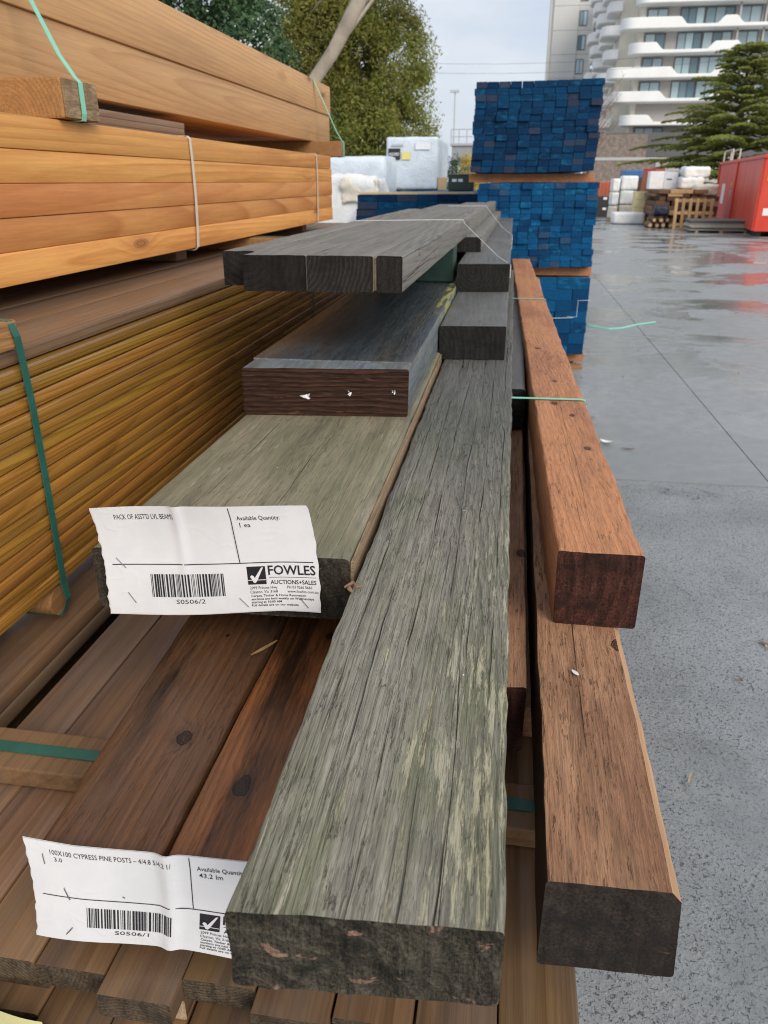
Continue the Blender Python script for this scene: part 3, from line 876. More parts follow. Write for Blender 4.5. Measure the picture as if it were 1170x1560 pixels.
# left: orange pack of squared timber
orange = thing('timber_pack', 'bright orange pine pack of five layers with two white straps', 'timber pack', (-1.02, 0, 1.349))
om = [plank_mesh('orange_board', 0.14, 0.0650, 4.55, 0.0025, [M['orange'], M['orange_end']]), plank_mesh('orange_board', 0.14, 0.0650, 4.57, 0.0025, [M['orange'], M['orange_end']])]
rg = random.Random(12)
for k in range(5):
    for i in range(6):
        obj('plank', rg.choice(om), orange, (-0.0705 - 0.1415 * i + rg.uniform(-0.003, 0.002), 0.05 + rg.uniform(-0.02, 0.02), 0.0657 * k))
for y in (0.9, 2.6, 4.3):
    MB().bbox(-0.85, -0.10, y, y + 0.09, -0.0505, -0.0005, 0.004).build('bearer', M['deck_top'], orange)
for y in (2.55, 4.24):
    sb = MB()
    for q in range(1):
        sb.ribbon([(-0.84, y, 0.3302), (-0.02, y, 0.3305), (-0.003, y, 0.330), (0.0036, y, 0.322), (0.0046, y + 0.004, 0.25), (0.004, y + 0.006, 0.15), (0.0046, y - 0.004, 0.05), (0.0036, y - 0.01, 0.003), (-0.006, y - 0.01, -0.006), (-0.3, y - 0.01, -0.008)],
                  0.016, 0.0014, (0, 1, 0))
    sb.build('strap', M['strap_white'], orange)

# left: brown beams on top
brown = thing('timber_pack', 'pack of large pale brown beams with mint green straps, topmost on the left', 'timber pack', (-1.165, 0, 1.762))
bm_ = [plank_mesh('brown_beam', 0.15, 0.1595, 5.5, 0.004, [M['brown'], M['brown_end']])]
rg = random.Random(5)
for k in range(2):
    for i in range(4):
        obj('beam', bm_[0], brown, (-0.0755 - 0.152 * i + (0.004 if k else -0.004), -0.25 + rg.uniform(-0.012, 0.012), 0.160 * k))
for y, x1 in ((1.79, 0.165), (4.78, 0.165)):
    bo = MB().bbox(-0.6, x1, y, y + 0.155 if y < 3 else y + 0.10, -0.083, -0.001, 0.005).build('bearer', M['bearer'], brown)
    e = MB().bbox(x1 + 0.0005, x1 + 0.004, y + 0.002, (y + 0.153) if y < 3 else y + 0.098, -0.081, -0.003, 0.001).build('bearer_end', M['bearer_end'], bo)
    ys = y + (0.075 if y < 3 else 0.05)
    sb = MB()
    sb.ribbon([(-0.6, ys, 0.321), (-0.02, ys, 0.3215), (0.004, ys, 0.318), (0.01, ys, 0.30), (0.07, ys, 0.18), (0.13, ys, 0.05), (x1 - 0.004, ys, 0.004), (x1 + 0.006, ys, -0.006), (x1 + 0.0065, ys, -0.07), (x1 + 0.004, ys, -0.083), (x1 - 0.03, ys, -0.0845)],
              0.019, 0.0014, (0, 1, 0))
    sb.build('strap', M['strap_mint'], brown)
# thin sticks lying between the two packs
sp = [plank_mesh('stick', 0.09, 0.019, 0.92, 0.002, [M['deck_top'], M['deck_end']])]
for k, (x, z) in enumerate(((-1.215, 1.6805), (-1.22, 1.7005), (-1.225, 1.7205))):
    o = obj('timber_stick', sp[0], None, (x, 1.97 + 0.015 * k, z))
    tag(o, 'thin grey brown stick between the orange and the brown pack, %s of three' % ('lowest', 'middle', 'topmost')[k], 'timber stick', 'thin sticks between the left packs')

# base pack under the loose beams
base = thing('decking_pack', 'dark brown decking pack carrying the loose beams, its board ends toward the camera', 'timber pack', (0, 0.495, 0))
BP = 0.0823
bmv = [plank_mesh('deck_board', 0.0805, 0.033, 5.2, 0.003, [M['base'], M['base_end']]), plank_mesh('deck_board', 0.0801, 0.0315, 5.22, 0.003, [M['base'], M['base_end']])]
pale = plank_mesh('pale_board', 0.0805, 0.031, 5.2, 0.003, [M['base'], M['pale_end']])
rg = random.Random(21)
xb = [0.0745 - BP * i for i in range(10)]
for k in range(20):
    z = 0.747 - 0.0337 * k
    for i, x in enumerate(xb):
        if z < 0.09:
            continue
        dy = rg.uniform(-0.018, 0.018)
        if k == 0 and i == 5:
            dy = -0.015
        me = pale if (k == 1 and i == 5) else rg.choice(bmv)
        obj('plank', me, base, (x + rg.uniform(-0.0008, 0.0008), dy + (0.025 if k == 1 else 0), z))
for y in (0.4, 2.5, 4.5):
    MB().bbox(-0.76, 0.12, y, y + 0.09, 0.0, 0.098, 0.006).build('bearer', M['bearer'], base)
MB().bbox(-0.71, 0.105, 0.245, 0.325, 0.7810, 0.8105, 0.003).build('cleat', M['base'], base)
sb = MB()
sb.ribbon([(-0.73, 0.285, 0.3), (-0.728, 0.285, 0.76), (-0.715, 0.285, 0.8115), (-0.69, 0.285, 0.8115), (-0.3, 0.285, 0.8115), (0.09, 0.285, 0.8115), (0.112, 0.285, 0.8115), (0.1245, 0.285, 0.78), (0.1245, 0.285, 0.3)], 0.020, 0.0014, (0, 1, 0))
sb.build('strap', M['strap_dark'], base)
# spacers under the posts
for y, x1 in ((1.9, 0.10), (3.6, 0.10)):
    o = MB().bbox(-0.70, x1, y, y + 0.08, 0.781, 0.822, 0.004).build('bearer', M['bearer'])
    tag(o, 'squared bearer lying across the base pack under the posts, %s of two' % ('nearer' if y < 3 else 'farther'), 'bearer', 'bearers under the posts')
o = MB().bbox(-0.52, -0.07, 1.15, 1.23, 0.931, 1.002, 0.004).build('bearer', M['bearer'])
tag(o, 'bearer between the cypress posts and the wide green grey beam', 'bearer')
o = MB().bbox(-0.52, -0.07, 3.5, 3.58, 0.931, 1.002, 0.004).build('bearer', M['bearer'])
tag(o, 'far bearer between the posts and the upper beams', 'bearer')

# yellow sheet hung on the near end of the base pack
def curved_sheet(name, W_, H_, mat, fn, nx=16, nz=10, parent=None, loc=(0, 0, 0)):
    v, f = [], []
    for j in range(nz + 1):
        for i in range(nx + 1):
            v.append(fn(i / nx, j / nz))
    for j in range(nz):
        for i in range(nx):
            a = j * (nx + 1) + i
            f.append((a, a + 1, a + nx + 2, a + nx + 1))
    return obj(name, mesh_from(name, v, f, mat, smooth=60), parent, loc)


ys_ = curved_sheet('paper_sheet', 0, 0, M['yellow_paper'], lambda u, q: (-0.57 + 0.135 * u, 0.470 + 0.004 * math.sin(u * 5) + 0.012 * (1 - q), 0.60 + 0.143 * q))
tag(ys_, 'plain pale yellow sheet hanging on the board ends at the bottom left', 'sheet')

# ------------------------------------------------------------------ loose beams
posts = 0.93
beam('timber_post', 'dark brown cypress post behind the lower paper label, with one round knot', 'post', -0.440, -0.3085, posts, 0.107, 0.528, 0.5285, 4.6,
     [M['postL'], M['post_end']], taper=(-0.22, -0.02), rnd=0.007, jit=0.0028, seed=3, wave=0.001)
beam('timber_post', 'reddish brown cypress post squeezed between the dark post and the weathered beam', 'post', -0.304, -0.196, posts + 0.001, 0.107, 0.529, 0.531, 4.6,
     [M['postM'], M['post_end']], taper=(-0.012, -0.012), rnd=0.006, jit=0.003, seed=4)
beam('timber_post', 'short brown post in the gap between the weathered beam and the right posts', 'post', -0.06, 0.057, posts, 0.107, 0.855, 0.869, 4.2,
     [M['rp2'], M['rp_end']], taper=(0.015, 0.015), rnd=0.005, jit=0.0015, seed=5)
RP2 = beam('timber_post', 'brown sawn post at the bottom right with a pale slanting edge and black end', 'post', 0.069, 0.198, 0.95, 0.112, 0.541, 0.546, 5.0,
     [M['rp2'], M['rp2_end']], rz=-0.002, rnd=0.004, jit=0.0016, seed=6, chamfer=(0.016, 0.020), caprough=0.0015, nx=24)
for mt_ in (M['wane'], M['rp2_gap_shade']):
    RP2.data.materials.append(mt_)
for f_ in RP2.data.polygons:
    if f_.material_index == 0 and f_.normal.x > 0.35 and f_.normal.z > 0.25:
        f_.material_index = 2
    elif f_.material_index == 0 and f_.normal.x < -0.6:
        f_.material_index = 3  # left faces take the painted gap shade
beam('timber_post', 'bright red brown post lying on top of the sawn post at the right', 'post', 0.092, 0.2105, 1.07, 0.119, 1.006, 1.003, 4.5,
     [M['rp'], M['rp_end']], rz=0.0185, rnd=0.005, jit=0.0024, seed=7, caprough=0.001)
o = MB().bbox(0.06, 0.16, 0.95, 5.0, 0.7825, 0.8365, 0.004).build('timber_post', M['rp2'])
tag(o, 'low packing timber under the right-hand posts, hardly showing', 'post')
beam('timber_beam', 'rounded black beam end in the gap beside the red brown post', 'beam', -0.02, 0.0615, 1.045, 0.105, 2.02, 2.03, 3.4,
     [M['char'], M['char_end']], rnd=0.012, jit=0.001, seed=8)

A = beam('timber_beam', 'big weathered grey green beam with pale flaking streaks and a black end, nearest the camera', 'beam', -0.173, 0.0235, H - 0.475, 0.0775, 0.368, 0.380, 4.4,
         [M['beamA'], M['beamA_end']], rnd=0.005, jit=0.0028, st=170, nx=18, nz=9, seed=1, caprough=0.007, wave=0.0015)
LV = beam('timber_beam', 'wide green grey laminated beam carrying the upper paper label', 'beam', -0.538, -0.1835, H - 0.455, 0.0925, 0.866, 0.884, 4.2,
          [M['lvl'], M['lvl_end']], rnd=0.008, jit=0.0012, seed=2, st=90, nx=16, nz=7, caprough=0.004)
# its brown right edge
eb = beam_mesh('edge_strip', 0, 0.0035, 0, 0.086, 0, 0.0, 4.15, [M['lvl_edge'], M['lvl_edge']], rnd=0.001, jit=0.0006, st=60, seed=9, caprough=0)
obj('edge_strip', eb, LV, (0.3548, 0.02, 0.002))
MD = beam('timber_beam', 'wide blue black beam with laminated dark end, on top of the green grey beam', 'beam', -0.537, -0.1925, H - 0.3545, 0.0995, 1.514, 1.552, 4.3,
          [M['mid'], M['mid_end']], rnd=0.005, jit=0.0014, seed=10, st=80, caprough=0.003)
mm = beam_mesh('painted_facing', 0, 0.345, 0, 0.004, 0, 0.006, 4.2, [M['mid_membrane'], M['mid']], rnd=0.0012, jit=0.0008, st=70, seed=11, caprough=0)
obj('painted_facing', mm, MD, (-0.0005, 0.085, 0.0985))
for k, (x, z, s) in enumerate(((0.135, 0.042, 1.0), (0.225, 0.05, 0.55), (0.315, 0.055, 0.45))):
    rg = random.Random(40 + k)
    mb = MB()
    for q in range(5):
        a = rg.uniform(0, 6.28)
        l = 0.013 * s * rg.uniform(0.5, 1.0)
        c = Vector((x + rg.uniform(-0.003, 0.003), -0.003 + 0.11 * x, z + rg.uniform(-0.003, 0.003)))
        d = Vector((math.cos(a), -0.4, math.sin(a))) * l
        e = Vector((-math.sin(a), 0.1, math.cos(a))) * l * 0.35
        mb.add([c - e, c + d * 0.6 - e * 0.7 + Vector((0, -0.003, 0)), c + d, c + e], [(0, 1, 2, 3)])
    mb.build('paper_remnant', M['paper'], MD)

B1 = beam('timber_beam', 'charcoal block beam lying on the weathered beam, lower of the two', 'beam', -0.1875, 0.0005, H - 0.379, 0.0955, 2.222, 2.24, 4.0,
          [M['char'], M['char_end']], rnd=0.004, jit=0.0012, seed=12, caprough=0.001)
B2 = beam('timber_beam', 'charcoal block beam stacked second, just right of the sawn boards', 'beam', -0.1905, 0.0, H - 0.279, 0.0995, 2.96, 2.985, 3.9,
          [M['char'], M['char_end']], rnd=0.004, jit=0.001, seed=13, caprough=0.001)
beam('timber_beam', 'narrow grey beam tucked under the right edge of the sawn boards', 'beam', -0.26, -0.128, H - 0.2185, 0.060, 3.47, 3.49, 3.15,
     [M['board'], M['char_end']], rnd=0.004, jit=0.0015, seed=14, taper=(0.03, 0.03), caprough=0.001)
o = MB().bbox(-0.50, -0.205, 3.0, 3.12, H - 0.3495, H - 0.2205, 0.006).build('packing_block', M['green_paint'])
tag(o, 'dark green packing block under the sawn boards', 'packing block')
o = MB().bbox(-0.50, -0.205, 4.9, 5.0, H - 0.3495, H - 0.2205, 0.006).build('packing_block', M['green_paint'])
tag(o, 'far packing block hidden under the sawn boards', 'packing block')

TB = H - 0.1435
bx = [(-0.640, -0.5665, 1.74, 2.9, 'narrow grey sawn board at the left edge of the top layer, set back', M['char_end']),
      (-0.566, -0.427, 1.655, 4.0, 'wide grey sawn board with plain black end, second from the left in the top layer', M['char_end']),
      (-0.4262, -0.2835, 1.66, 4.5, 'wide grey sawn board whose black end shows curved growth rings', M['char_end_ring']),
      (-0.2775, -0.2225, 1.668, 4.95, 'narrow grey sawn board at the right edge of the top layer', M['char_end'])]
for k, (x0, x1, y, L, lab, em) in enumerate(bx):
    beam('sawn_board', lab, 'board', x0, x1, TB - 0.0005 * (k % 2), 0.0745, y, y + 0.003, L, [M['board'], em], rz=-0.0164, rnd=0.004, jit=0.0012, seed=20 + k, caprough=0.0025, group='sawn boards of the top layer')
o = MB().box(-0.2828, -0.2782, 1.672, 5.5, TB - 0.071, TB - 0.004).build('timber_stick', M['lvl_edge'], None)
o.data.transform(Matrix.Translation((0.2805, -1.672, 0)))
o.location = (-0.2805, 1.672, 0)
o.rotation_euler = (0, 0, -0.0164)
tag(o, 'thin pale packing strip between two sawn boards of the top layer', 'packing strip')


# ------------------------------------------------------------------ paper labels
def text_uv(s, x, base, size, width=None, bold=0.0):
    """flat text triangles in label px: x from the left, baseline from the top"""
    c = bpy.data.curves.new('t', 'FONT')
    c.body = s
    c.size = 1.0
    c.resolution_u = 2
    c.offset = bold
    to = bpy.data.objects.new('t', c)
    COL.objects.link(to)
    dg = bpy.context.evaluated_depsgraph_get()
    me = bpy.data.meshes.new_from_object(to.evaluated_get(dg))
    vs = [q.co.copy() for q in me.vertices]
    fs = [tuple(p.vertices) for p in me.polygons]
    bpy.data.objects.remove(to)
    bpy.data.curves.remove(c)
    bpy.data.meshes.remove(me)
    w0 = max(q.x for q in vs) - min(q.x for q in vs)
    k = size / 0.69                         # cap height of the font
    kx = k if width is None else width / w0
    mnx = min(q.x for q in vs)
    return [(x + (q.x - mnx) * kx, base - q.y * k) for q in vs], fs


def rect_uv(x0, y0, x1, y1, n=1, skew=0.0):
    vs, fs = [], []
    for k in range(n + 1):
        t = k / n
        vs += [(x0 + (x1 - x0) * t, y0 + skew * t), (x0 + (x1 - x0) * t, y1 + skew * t)]
    for k in range(n):
        fs.append((2 * k, 2 * k + 1, 2 * k + 3, 2 * k + 2))
    return vs, fs


LW, LH = 328.0, 164.0


def paper_label(label, head, qty, code, corners, ybase, bend, seed, staples):
    (tl, tr, bl, br) = [Vector(c) for c in corners]

    def pos(px, py, lift=0.0):
        u, q = px / LW, py / LH
        x = (tl.x * (1 - u) + tr.x * u) * (1 - q) + (bl.x * (1 - u) + br.x * u) * q
        z = (tl.y * (1 - u) + tr.y * u) * (1 - q) + (bl.y * (1 - u) + br.y * u) * q
        y, dz, dx = bend(u, q)
        return (x + dx, ybase(u) + y - lift, z + dz)

    root = thing('paper_label', label, 'label', pos(LW / 2, LH, 0))
    inv = Vector(root.location)

    def P(px, py, lift=0.0):
        return tuple(Vector(pos(px, py, lift)) - inv)

    rg = random.Random(seed)
    N, K = 60, 32

    def sheet_(name, lift, wob, grow):
        vs, fs = [], []
        for j in range(K + 1):
            for i in range(N + 1):
                px, py = LW * i / N, LH * j / K
                if i == 0:
                    px += wob * noise.noise(Vector((seed, py * 0.09, 0))) * 3 - grow
                if i == N:
                    px += grow * 1.2 + wob * noise.noise(Vector((seed + 9, py * 0.06, 0))) * 2
                if j == K:
                    py += grow
                if i == N and j == 0:
                    px -= 2.5
                vs.append(P(px, py, lift))
        for j in range(K):
            for i in range(N):
                a = j * (N + 1) + i
                fs.append((a, a + N + 1, a + N + 2, a + 1))
        return obj(name, mesh_from(name, vs, fs, M['paper'], smooth=60), root)

    sheet_('front_sheet', 0.0, 0.5, 0.0)
    sheet_('back_sheet', -0.0012, 1.0, 2.0)

    def printed(name, items, mat=M['ink'], lift=0.0005, parent=root):
        mb = MB()
        for vs, fs in items:
            mb.add([P(x, y, lift) for x, y in vs], fs)
        return mb.build(name, mat, parent)

    h1 = head[0]
    printed('item_text', [text_uv(h1[0], 32, 19, 7.8, h1[1], 0.0)] + ([text_uv(head[1], 36, 29.5, 6.4, None, 0.0)] if len(head) > 1 else []))
    printed('quantity_text', [text_uv('Available Quantity:', 222, 21, 6.6, 63, 0.004), text_uv(qty[0], 224, 32, 7.0, qty[1], 0.004)])
    printed('ruled_line', [rect_uv(12, 86.6, LW - 4, 88.0, 24), rect_uv(212.6, 2, 213.9, 20, 2), rect_uv(212.6, 20, 213.9, 87, 6)])
    # bars
    bars, x = [], 70.0
    while x < 184:
        wdt = rg.choice((0.9, 0.9, 1.4, 2.2, 3.0))
        bars.append(rect_uv(x, 102, min(x + wdt, 185.5), 137, 1))
        bars[-1] = ([bars[-1][0][0], bars[-1][0][1], bars[-1][0][2], bars[-1][0][3]], bars[-1][1])
        x += wdt + rg.choice((0.9, 1.0, 1.6, 2.2))
    printed('barcode', bars)
    printed('printed_code', [text_uv(code, 107, 147.5, 6.6, 46, 0.0)])
    # company block
    sq = [(222 + 2, 93), (248, 93), (250, 95), (250, 119), (248, 121), (224, 121), (222, 119), (222, 95)]
    sqv = [(222 + 28 * i / 6, 93 + 28 * j / 6) for j in range(7) for i in range(7)]
    sqf = [(j * 7 + i, j * 7 + i + 7, j * 7 + i + 8, j * 7 + i + 1) for j in range(6) for i in range(6)]
    lg = printed('logo', [(sqv, sqf)])
    tick = [(226, 108.5), (228.5, 106.0), (231.5, 107.2), (233.2, 110.5), (244.5, 94.6), (247.5, 94.2), (236.2, 115.5), (233.6, 118.3), (230.8, 117.4), (228.6, 112.6)]
    printed('tick_mark', [(tick, [(0, 1, 2, 9), (9, 2, 3, 8), (8, 3, 7), (7, 3, 6), (6, 3, 4, 5)]), rect_uv(222.5, 113.2, 229.2, 114.3, 1), rect_uv(236.8, 113.2, 249.6, 114.3, 1)], M['paper'], 0.0013, lg)
    printed('company_name', [text_uv('FOWLES', 254, 106.5, 14.0, 72, 0.018), rect_uv(255, 110.4, 326, 111.1, 4), text_uv('AUCTIONS+SALES', 256, 121.5, 6.4, 70, 0.014)])
    fine = [('2099 Princes Hwy', 224, 128.5, 42), ('PH 03 9266 5666', 281, 128.5, 38), ('Clayton, Vic 3168', 224, 135, 42), ('www.fowles.com.au', 281, 135, 47),
            ('Carpet, Timber & Home Renovation', 225, 140.8, 84), ('auctions are held weekly on Wednesdays', 225, 146, 96), ('starting at 10:00 AM', 225, 151, 46), ('Full details are on our website', 225, 156, 72)]
    printed('fine_print', [text_uv(t, x, b, 4.4 if b < 136 else 3.5, wd, 0.012 if b > 136 else 0.0) for t, x, b, wd in fine])
    for (x0, y0, x1, y1) in staples:
        mb = MB()
        a, b = Vector(P(x0, y0, 0.0012)), Vector(P(x1, y1, 0.0012))
        a0, b0 = Vector(P(x0, y0, -0.004)), Vector(P(x1, y1, -0.004))
        mb.tube([a0, a, b, b0], 0.00055, 5)
        mb.build('staple', M['staple'], root)
    return root


def bend1(u, q):
    y = 0.0035 * math.sin(u * 7 + 0.4) * (1 - q) - 0.010 * max(0, 0.5 - q) ** 2 * 4
    y -= 0.0045 * math.exp(-((u - 0.40 + 0.03 * q) / 0.02) ** 2) * (1 - q) * 0.8
    y -= 0.003 * max(0, u - 0.82) * 8 * (0.4 + 0.6 * q)
    dz = 0.003 * math.sin(u * 6.0 + 2.4) * q + 0.002 * math.sin(u * 3.1)
    dx = 0.004 * math.sin(q * 2.6) - 0.002
    return y, dz, dx


paper_label('white paper label with barcode stapled to the wide green grey beam, upper of two', [("PACK OF ASST'D LVL BEAMS", 93)], ('1 ea', 16), 'S0506/2',
            [(-0.5205, 1.1575), (-0.2335, 1.1745), (-0.5215, 0.9935), (-0.2245, 1.0165)], lambda u: 0.862 + 0.013 * u, bend1, 3,
            [(20, 77, 33, 92), (32, 130, 43, 146), (207, 141, 220, 156), (300, 143, 312, 158)])


def bend2(u, q):
    y = -0.004 * math.sin(u * 6.5 + 1.0) * (0.3 + 0.7 * q) - 0.008 * max(0, 0.35 - u) * q
    y -= 0.004 * math.exp(-((u - 0.56) / 0.03) ** 2)
    dz = -0.006 * math.sin(u * 3.14 * 0.9) * (0.6 + 0.4 * q) + 0.004 * max(0, 0.2 - u) * 5 * (1 - q)
    dx = 0.004 * math.sin(q * 3.0)
    return y, dz, dx


paper_label('lower of two white paper labels, on the cypress posts, partly behind the big beam', [('100X100 CYPRESS PINE POSTS \u2013 4/4.8 5/4.2 1/', 158), '3.0'], ('43.2 lm', 31), 'S0506/1',
            [(-0.449, 0.939), (-0.1815, 0.951), (-0.4565, 0.808), (-0.198, 0.812)], lambda u: 0.520 + 0.001 * u, bend2, 8,
            [(22, 20, 22.5, 35), (43, 72, 49, 90), (50, 140, 42, 152), (120, 78, 122, 79)])

# ------------------------------------------------------------------ straps and string on the loose stack
sb = MB()
sb.ribbon([(0.0, 1.83, 1.0735), (0.03, 1.83, 1.0725), (0.0795, 1.832, 1.0728), (0.185, 1.836, 1.0728), (0.196, 1.836, 1.071), (0.1985, 1.836, 1.06), (0.1985, 1.836, 0.955)], 0.011, 0.0012, (0, 1, 0))
o = sb.build('strap', M['strap_mint'])
tag(o, 'mint green strap drawn tight over the red brown post, the nearer one', 'strap')
sb = MB()
sb.ribbon([(0.004, 3.55, 1.0735), (0.04, 3.55, 1.0725), (0.152, 3.556, 1.0728), (0.1645, 3.556, 1.071), (0.1665, 3.556, 1.05), (0.1665, 3.556, 0.955)], 0.012, 0.0012, (0, 1, 0))
o = sb.build('strap', M['strap_mint'])
tag(o, 'mint green strap over the far half of the red brown post', 'strap')


def string(name, pts, label):
    mb = MB()
    mb.tube(pts, 0.0011, 5)
    o = mb.build(name, M['string'])
    tag(o, label, 'string')


string('string', [(-0.60, 3.12, TB + 0.003), (-0.30, 3.25, TB + 0.003), (-0.195, 3.29, TB + 0.002), (-0.19, 3.29, TB - 0.012), (-0.05, 3.10, H - 0.26), (0.0025, 3.02, H - 0.285), (0.003, 3.0, H - 0.33)],
       'thin white string slanting from the sawn boards down to the charcoal block, nearer of two')
string('string', [(-0.40, 5.12, TB + 0.003), (-0.165, 5.15, TB + 0.003), (-0.16, 5.15, TB - 0.01), (-0.06, 4.9, H - 0.25), (0.0025, 4.75, H - 0.285), (0.003, 4.7, H - 0.36)],
       'thin white string over the far end of the sawn boards')

# ------------------------------------------------------------------ small bits lying about
def leaf(name, label, cat, loc, l, wd, rz, mat, curl=0.15, tilt=0.0, group=None):
    vs, fs = [], []
    n = 6
    for k in range(n + 1):
        t = k / n
        ww = wd * math.sin(math.pi * (0.08 + 0.88 * t)) ** 0.8
        zc = curl * l * (t - 0.5) ** 2
        vs += [(-ww / 2, l * (t - .5), zc + 0.25 * ww * curl * 4 * .3), (0, l * (t - .5), zc), (ww / 2, l * (t - .5), zc + 0.25 * ww * curl * 4 * .3)]
    for k in range(n):
        a = 3 * k
        fs += [(a, a + 1, a + 4, a + 3), (a + 1, a + 2, a + 5, a + 4)]
    b = len(vs)
    vs += [(x, y, z + 0.0006) for x, y, z in vs]
    fs += [tuple(b + q for q in reversed(f)) for f in fs]
    o = obj(name, mesh_from(name, vs, fs, mat, smooth=60), None, loc, (tilt, 0, rz))
    tag(o, label, cat, group)
    return o


M['leaf_brown'] = plain('dry_leaf', (0.20, 0.115, 0.06), 0.6, 0.3, 60)
M['leaf_pale'] = plain('pale_leaf', (0.42, 0.33, 0.20), 0.6, 0.3, 60)
M['white_bit'] = plain('white_flake', (0.75, 0.75, 0.72), 0.5, 0.1, 60)
M['splinter'] = plain('wood_splinter', (0.50, 0.30, 0.14), 0.6, 0.2, 60)
leaf('fallen_leaf', 'brown curled leaf with a stalk on the asphalt beside the upper right post', 'leaf', (1.02, 2.55, 0.004), 0.10, 0.022, 1.0, M['leaf_brown'], 0.3)
leaf('fallen_leaf', 'small pale leaf on the asphalt at the right edge', 'leaf', (0.87, 1.62, 0.004), 0.035, 0.022, 0.4, M['leaf_pale'], 0.5)
leaf('fallen_leaf', 'thin reddish leaf on the asphalt above the stalked leaf', 'leaf', (1.30, 3.2, 0.004), 0.06, 0.02, 2.0, M['leaf_brown'], 0.3)
leaf('fallen_leaf', 'dark flat leaf on the asphalt at the bottom beside the post end', 'leaf', (0.36, 0.74, 0.004), 0.11, 0.07, -0.5, plain('grey_leaf', (0.13, 0.11, 0.11), 0.5, 0.4, 40), 0.1)
leaf('paper_scrap', 'crumpled white scrap on the concrete beside the red brown post', 'scrap', (0.68, 4.85, 0.012), 0.09, 0.05, 1.2, M['white_bit'], 0.8)
leaf('fallen_leaf', 'dark leaf on the concrete next to the white scrap', 'leaf', (0.80, 4.76, 0.012), 0.08, 0.02, 1.5, M['leaf_brown'], 0.3)
leaf('fallen_leaf', 'dark narrow leaf on the concrete beyond the white scrap', 'leaf', (0.62, 5.45, 0.012), 0.10, 0.015, 1.3, M['leaf_brown'], 0.2)
rg = random.Random(77)
for k in range(26):
    y = rg.uniform(1.5, 9.0)
    x = 0.35 + rg.uniform(0.05, 0.5) * y * 0.62
    leaf('fallen_leaf', 'small dry leaf scattered on the wet yard surface', 'leaf', (x, y, 0.010), rg.uniform(0.018, 0.05), rg.uniform(0.006, 0.015), rg.uniform(0, 6), rg.choice((M['leaf_brown'], M['leaf_brown'], M['leaf_pale'])), 0.4, group='small leaves scattered on the yard')
leaf('paint_flake', 'white oval flake on the sawn post at the lower right', 'flake', (0.118, 0.880, 0.9525), 0.0135, 0.006, 0.6, M['white_bit'], 0.05)
leaf('wood_splinter', 'pale splinter lying on the dark cypress post below the upper label', 'splinter', (-0.315, 0.90, 0.934), 0.05, 0.006, -0.55, M['splinter'], 0.05)
mb = MB()
mb.tube([(0, 0, 0.003), (0.010, 0.006, 0.008), (0.016, 0.002, 0.004), (0.024, 0.004, 0.006)], [0.002, 0.003, 0.002, 0.001], 5)
mb.tube([(0.006, 0.0, 0.004), (0.008, -0.008, 0.006), (0.013, -0.012, 0.003)], [0.0025, 0.003, 0.0012], 5)
o = mb.build('dry_twig', M['leaf_brown'], None, (-0.182, 0.838, H - 0.475), (0, 0, 0))
tag(o, 'curled dry twig at the corner where the two wide beams meet', 'twig')
# loose strap on the ground
sb = MB()
sb.ribbon([(0.78, 9.6, 0.02), (0.95, 9.28, 0.018), (1.15, 9.12, 0.012), (1.3, 9.2, 0.012), (1.5, 9.45, 0.014), (1.74, 9.62, 0.022)], 0.034, 0.0016, (0.2, 1, 0.35))
o = sb.build('loose_strap', M['strap_mint'])
tag(o, 'cut mint green strap lying loose on the wet concrete by the blue packs', 'strap')
#@@BACKGROUND
# ------------------------------------------------------------------ blue end-painted packs
def blue_pack(label, x0, z0, y0, cols, rows, cw, rh, L, seed, lean=0.0, sag=0.006, group='blue end-painted timber packs', big=False, paint='blue'):
    root = thing('timber_pack', label, 'timber pack', (x0, y0, z0), 0, group)
    rg = random.Random(seed)
    m1 = plank_mesh('blue_plank', cw - 0.003, rh - 0.002, L, 0.003, [M['blue_side'], M[paint]])
    m2 = plank_mesh('blue_plank', 2 * cw - 0.003, rh - 0.002, L, 0.003, [M['blue_side'], M[paint]])
    m3 = plank_mesh('blue_plank', cw - 0.003, 2 * rh - 0.002, L, 0.003, [M['blue_side'], M[paint]])
    used = set()
    for k in range(rows):
        rx = rg.uniform(-0.010, 0.010) + lean * k / rows
        for i in range(cols):
            if (i, k) in used:
                continue
            me, wdt = m1, 1
            if big and rg.random() < 0.28 and i + 1 < cols and (i + 1, k) not in used:
                me, wdt = m2, 2
                used.add((i + 1, k))
            elif big and rg.random() < 0.22 and k + 1 < rows:
                me = m3
                used.add((i, k + 1))
            x = (i + wdt / 2) * cw
            u = x / (cols * cw)
            z = k * rh + sag * (4 * (u - 0.5) ** 2 - 0.5) * (1 - k / rows * 0.6) + 0.012 * u
            obj('plank', me, root, (x + rx + rg.uniform(-0.001, 0.001), rg.uniform(-0.008, 0.008) - (0.018 if rg.random() < 0.07 else 0), z))
    for y in (0.12, L * 0.5, L - 0.25):
        MB().bbox(-0.02, cols * cw + 0.02, y, y + 0.09, -0.075, -0.006, 0.005).build('bearer', M['rp'], root)
    return root


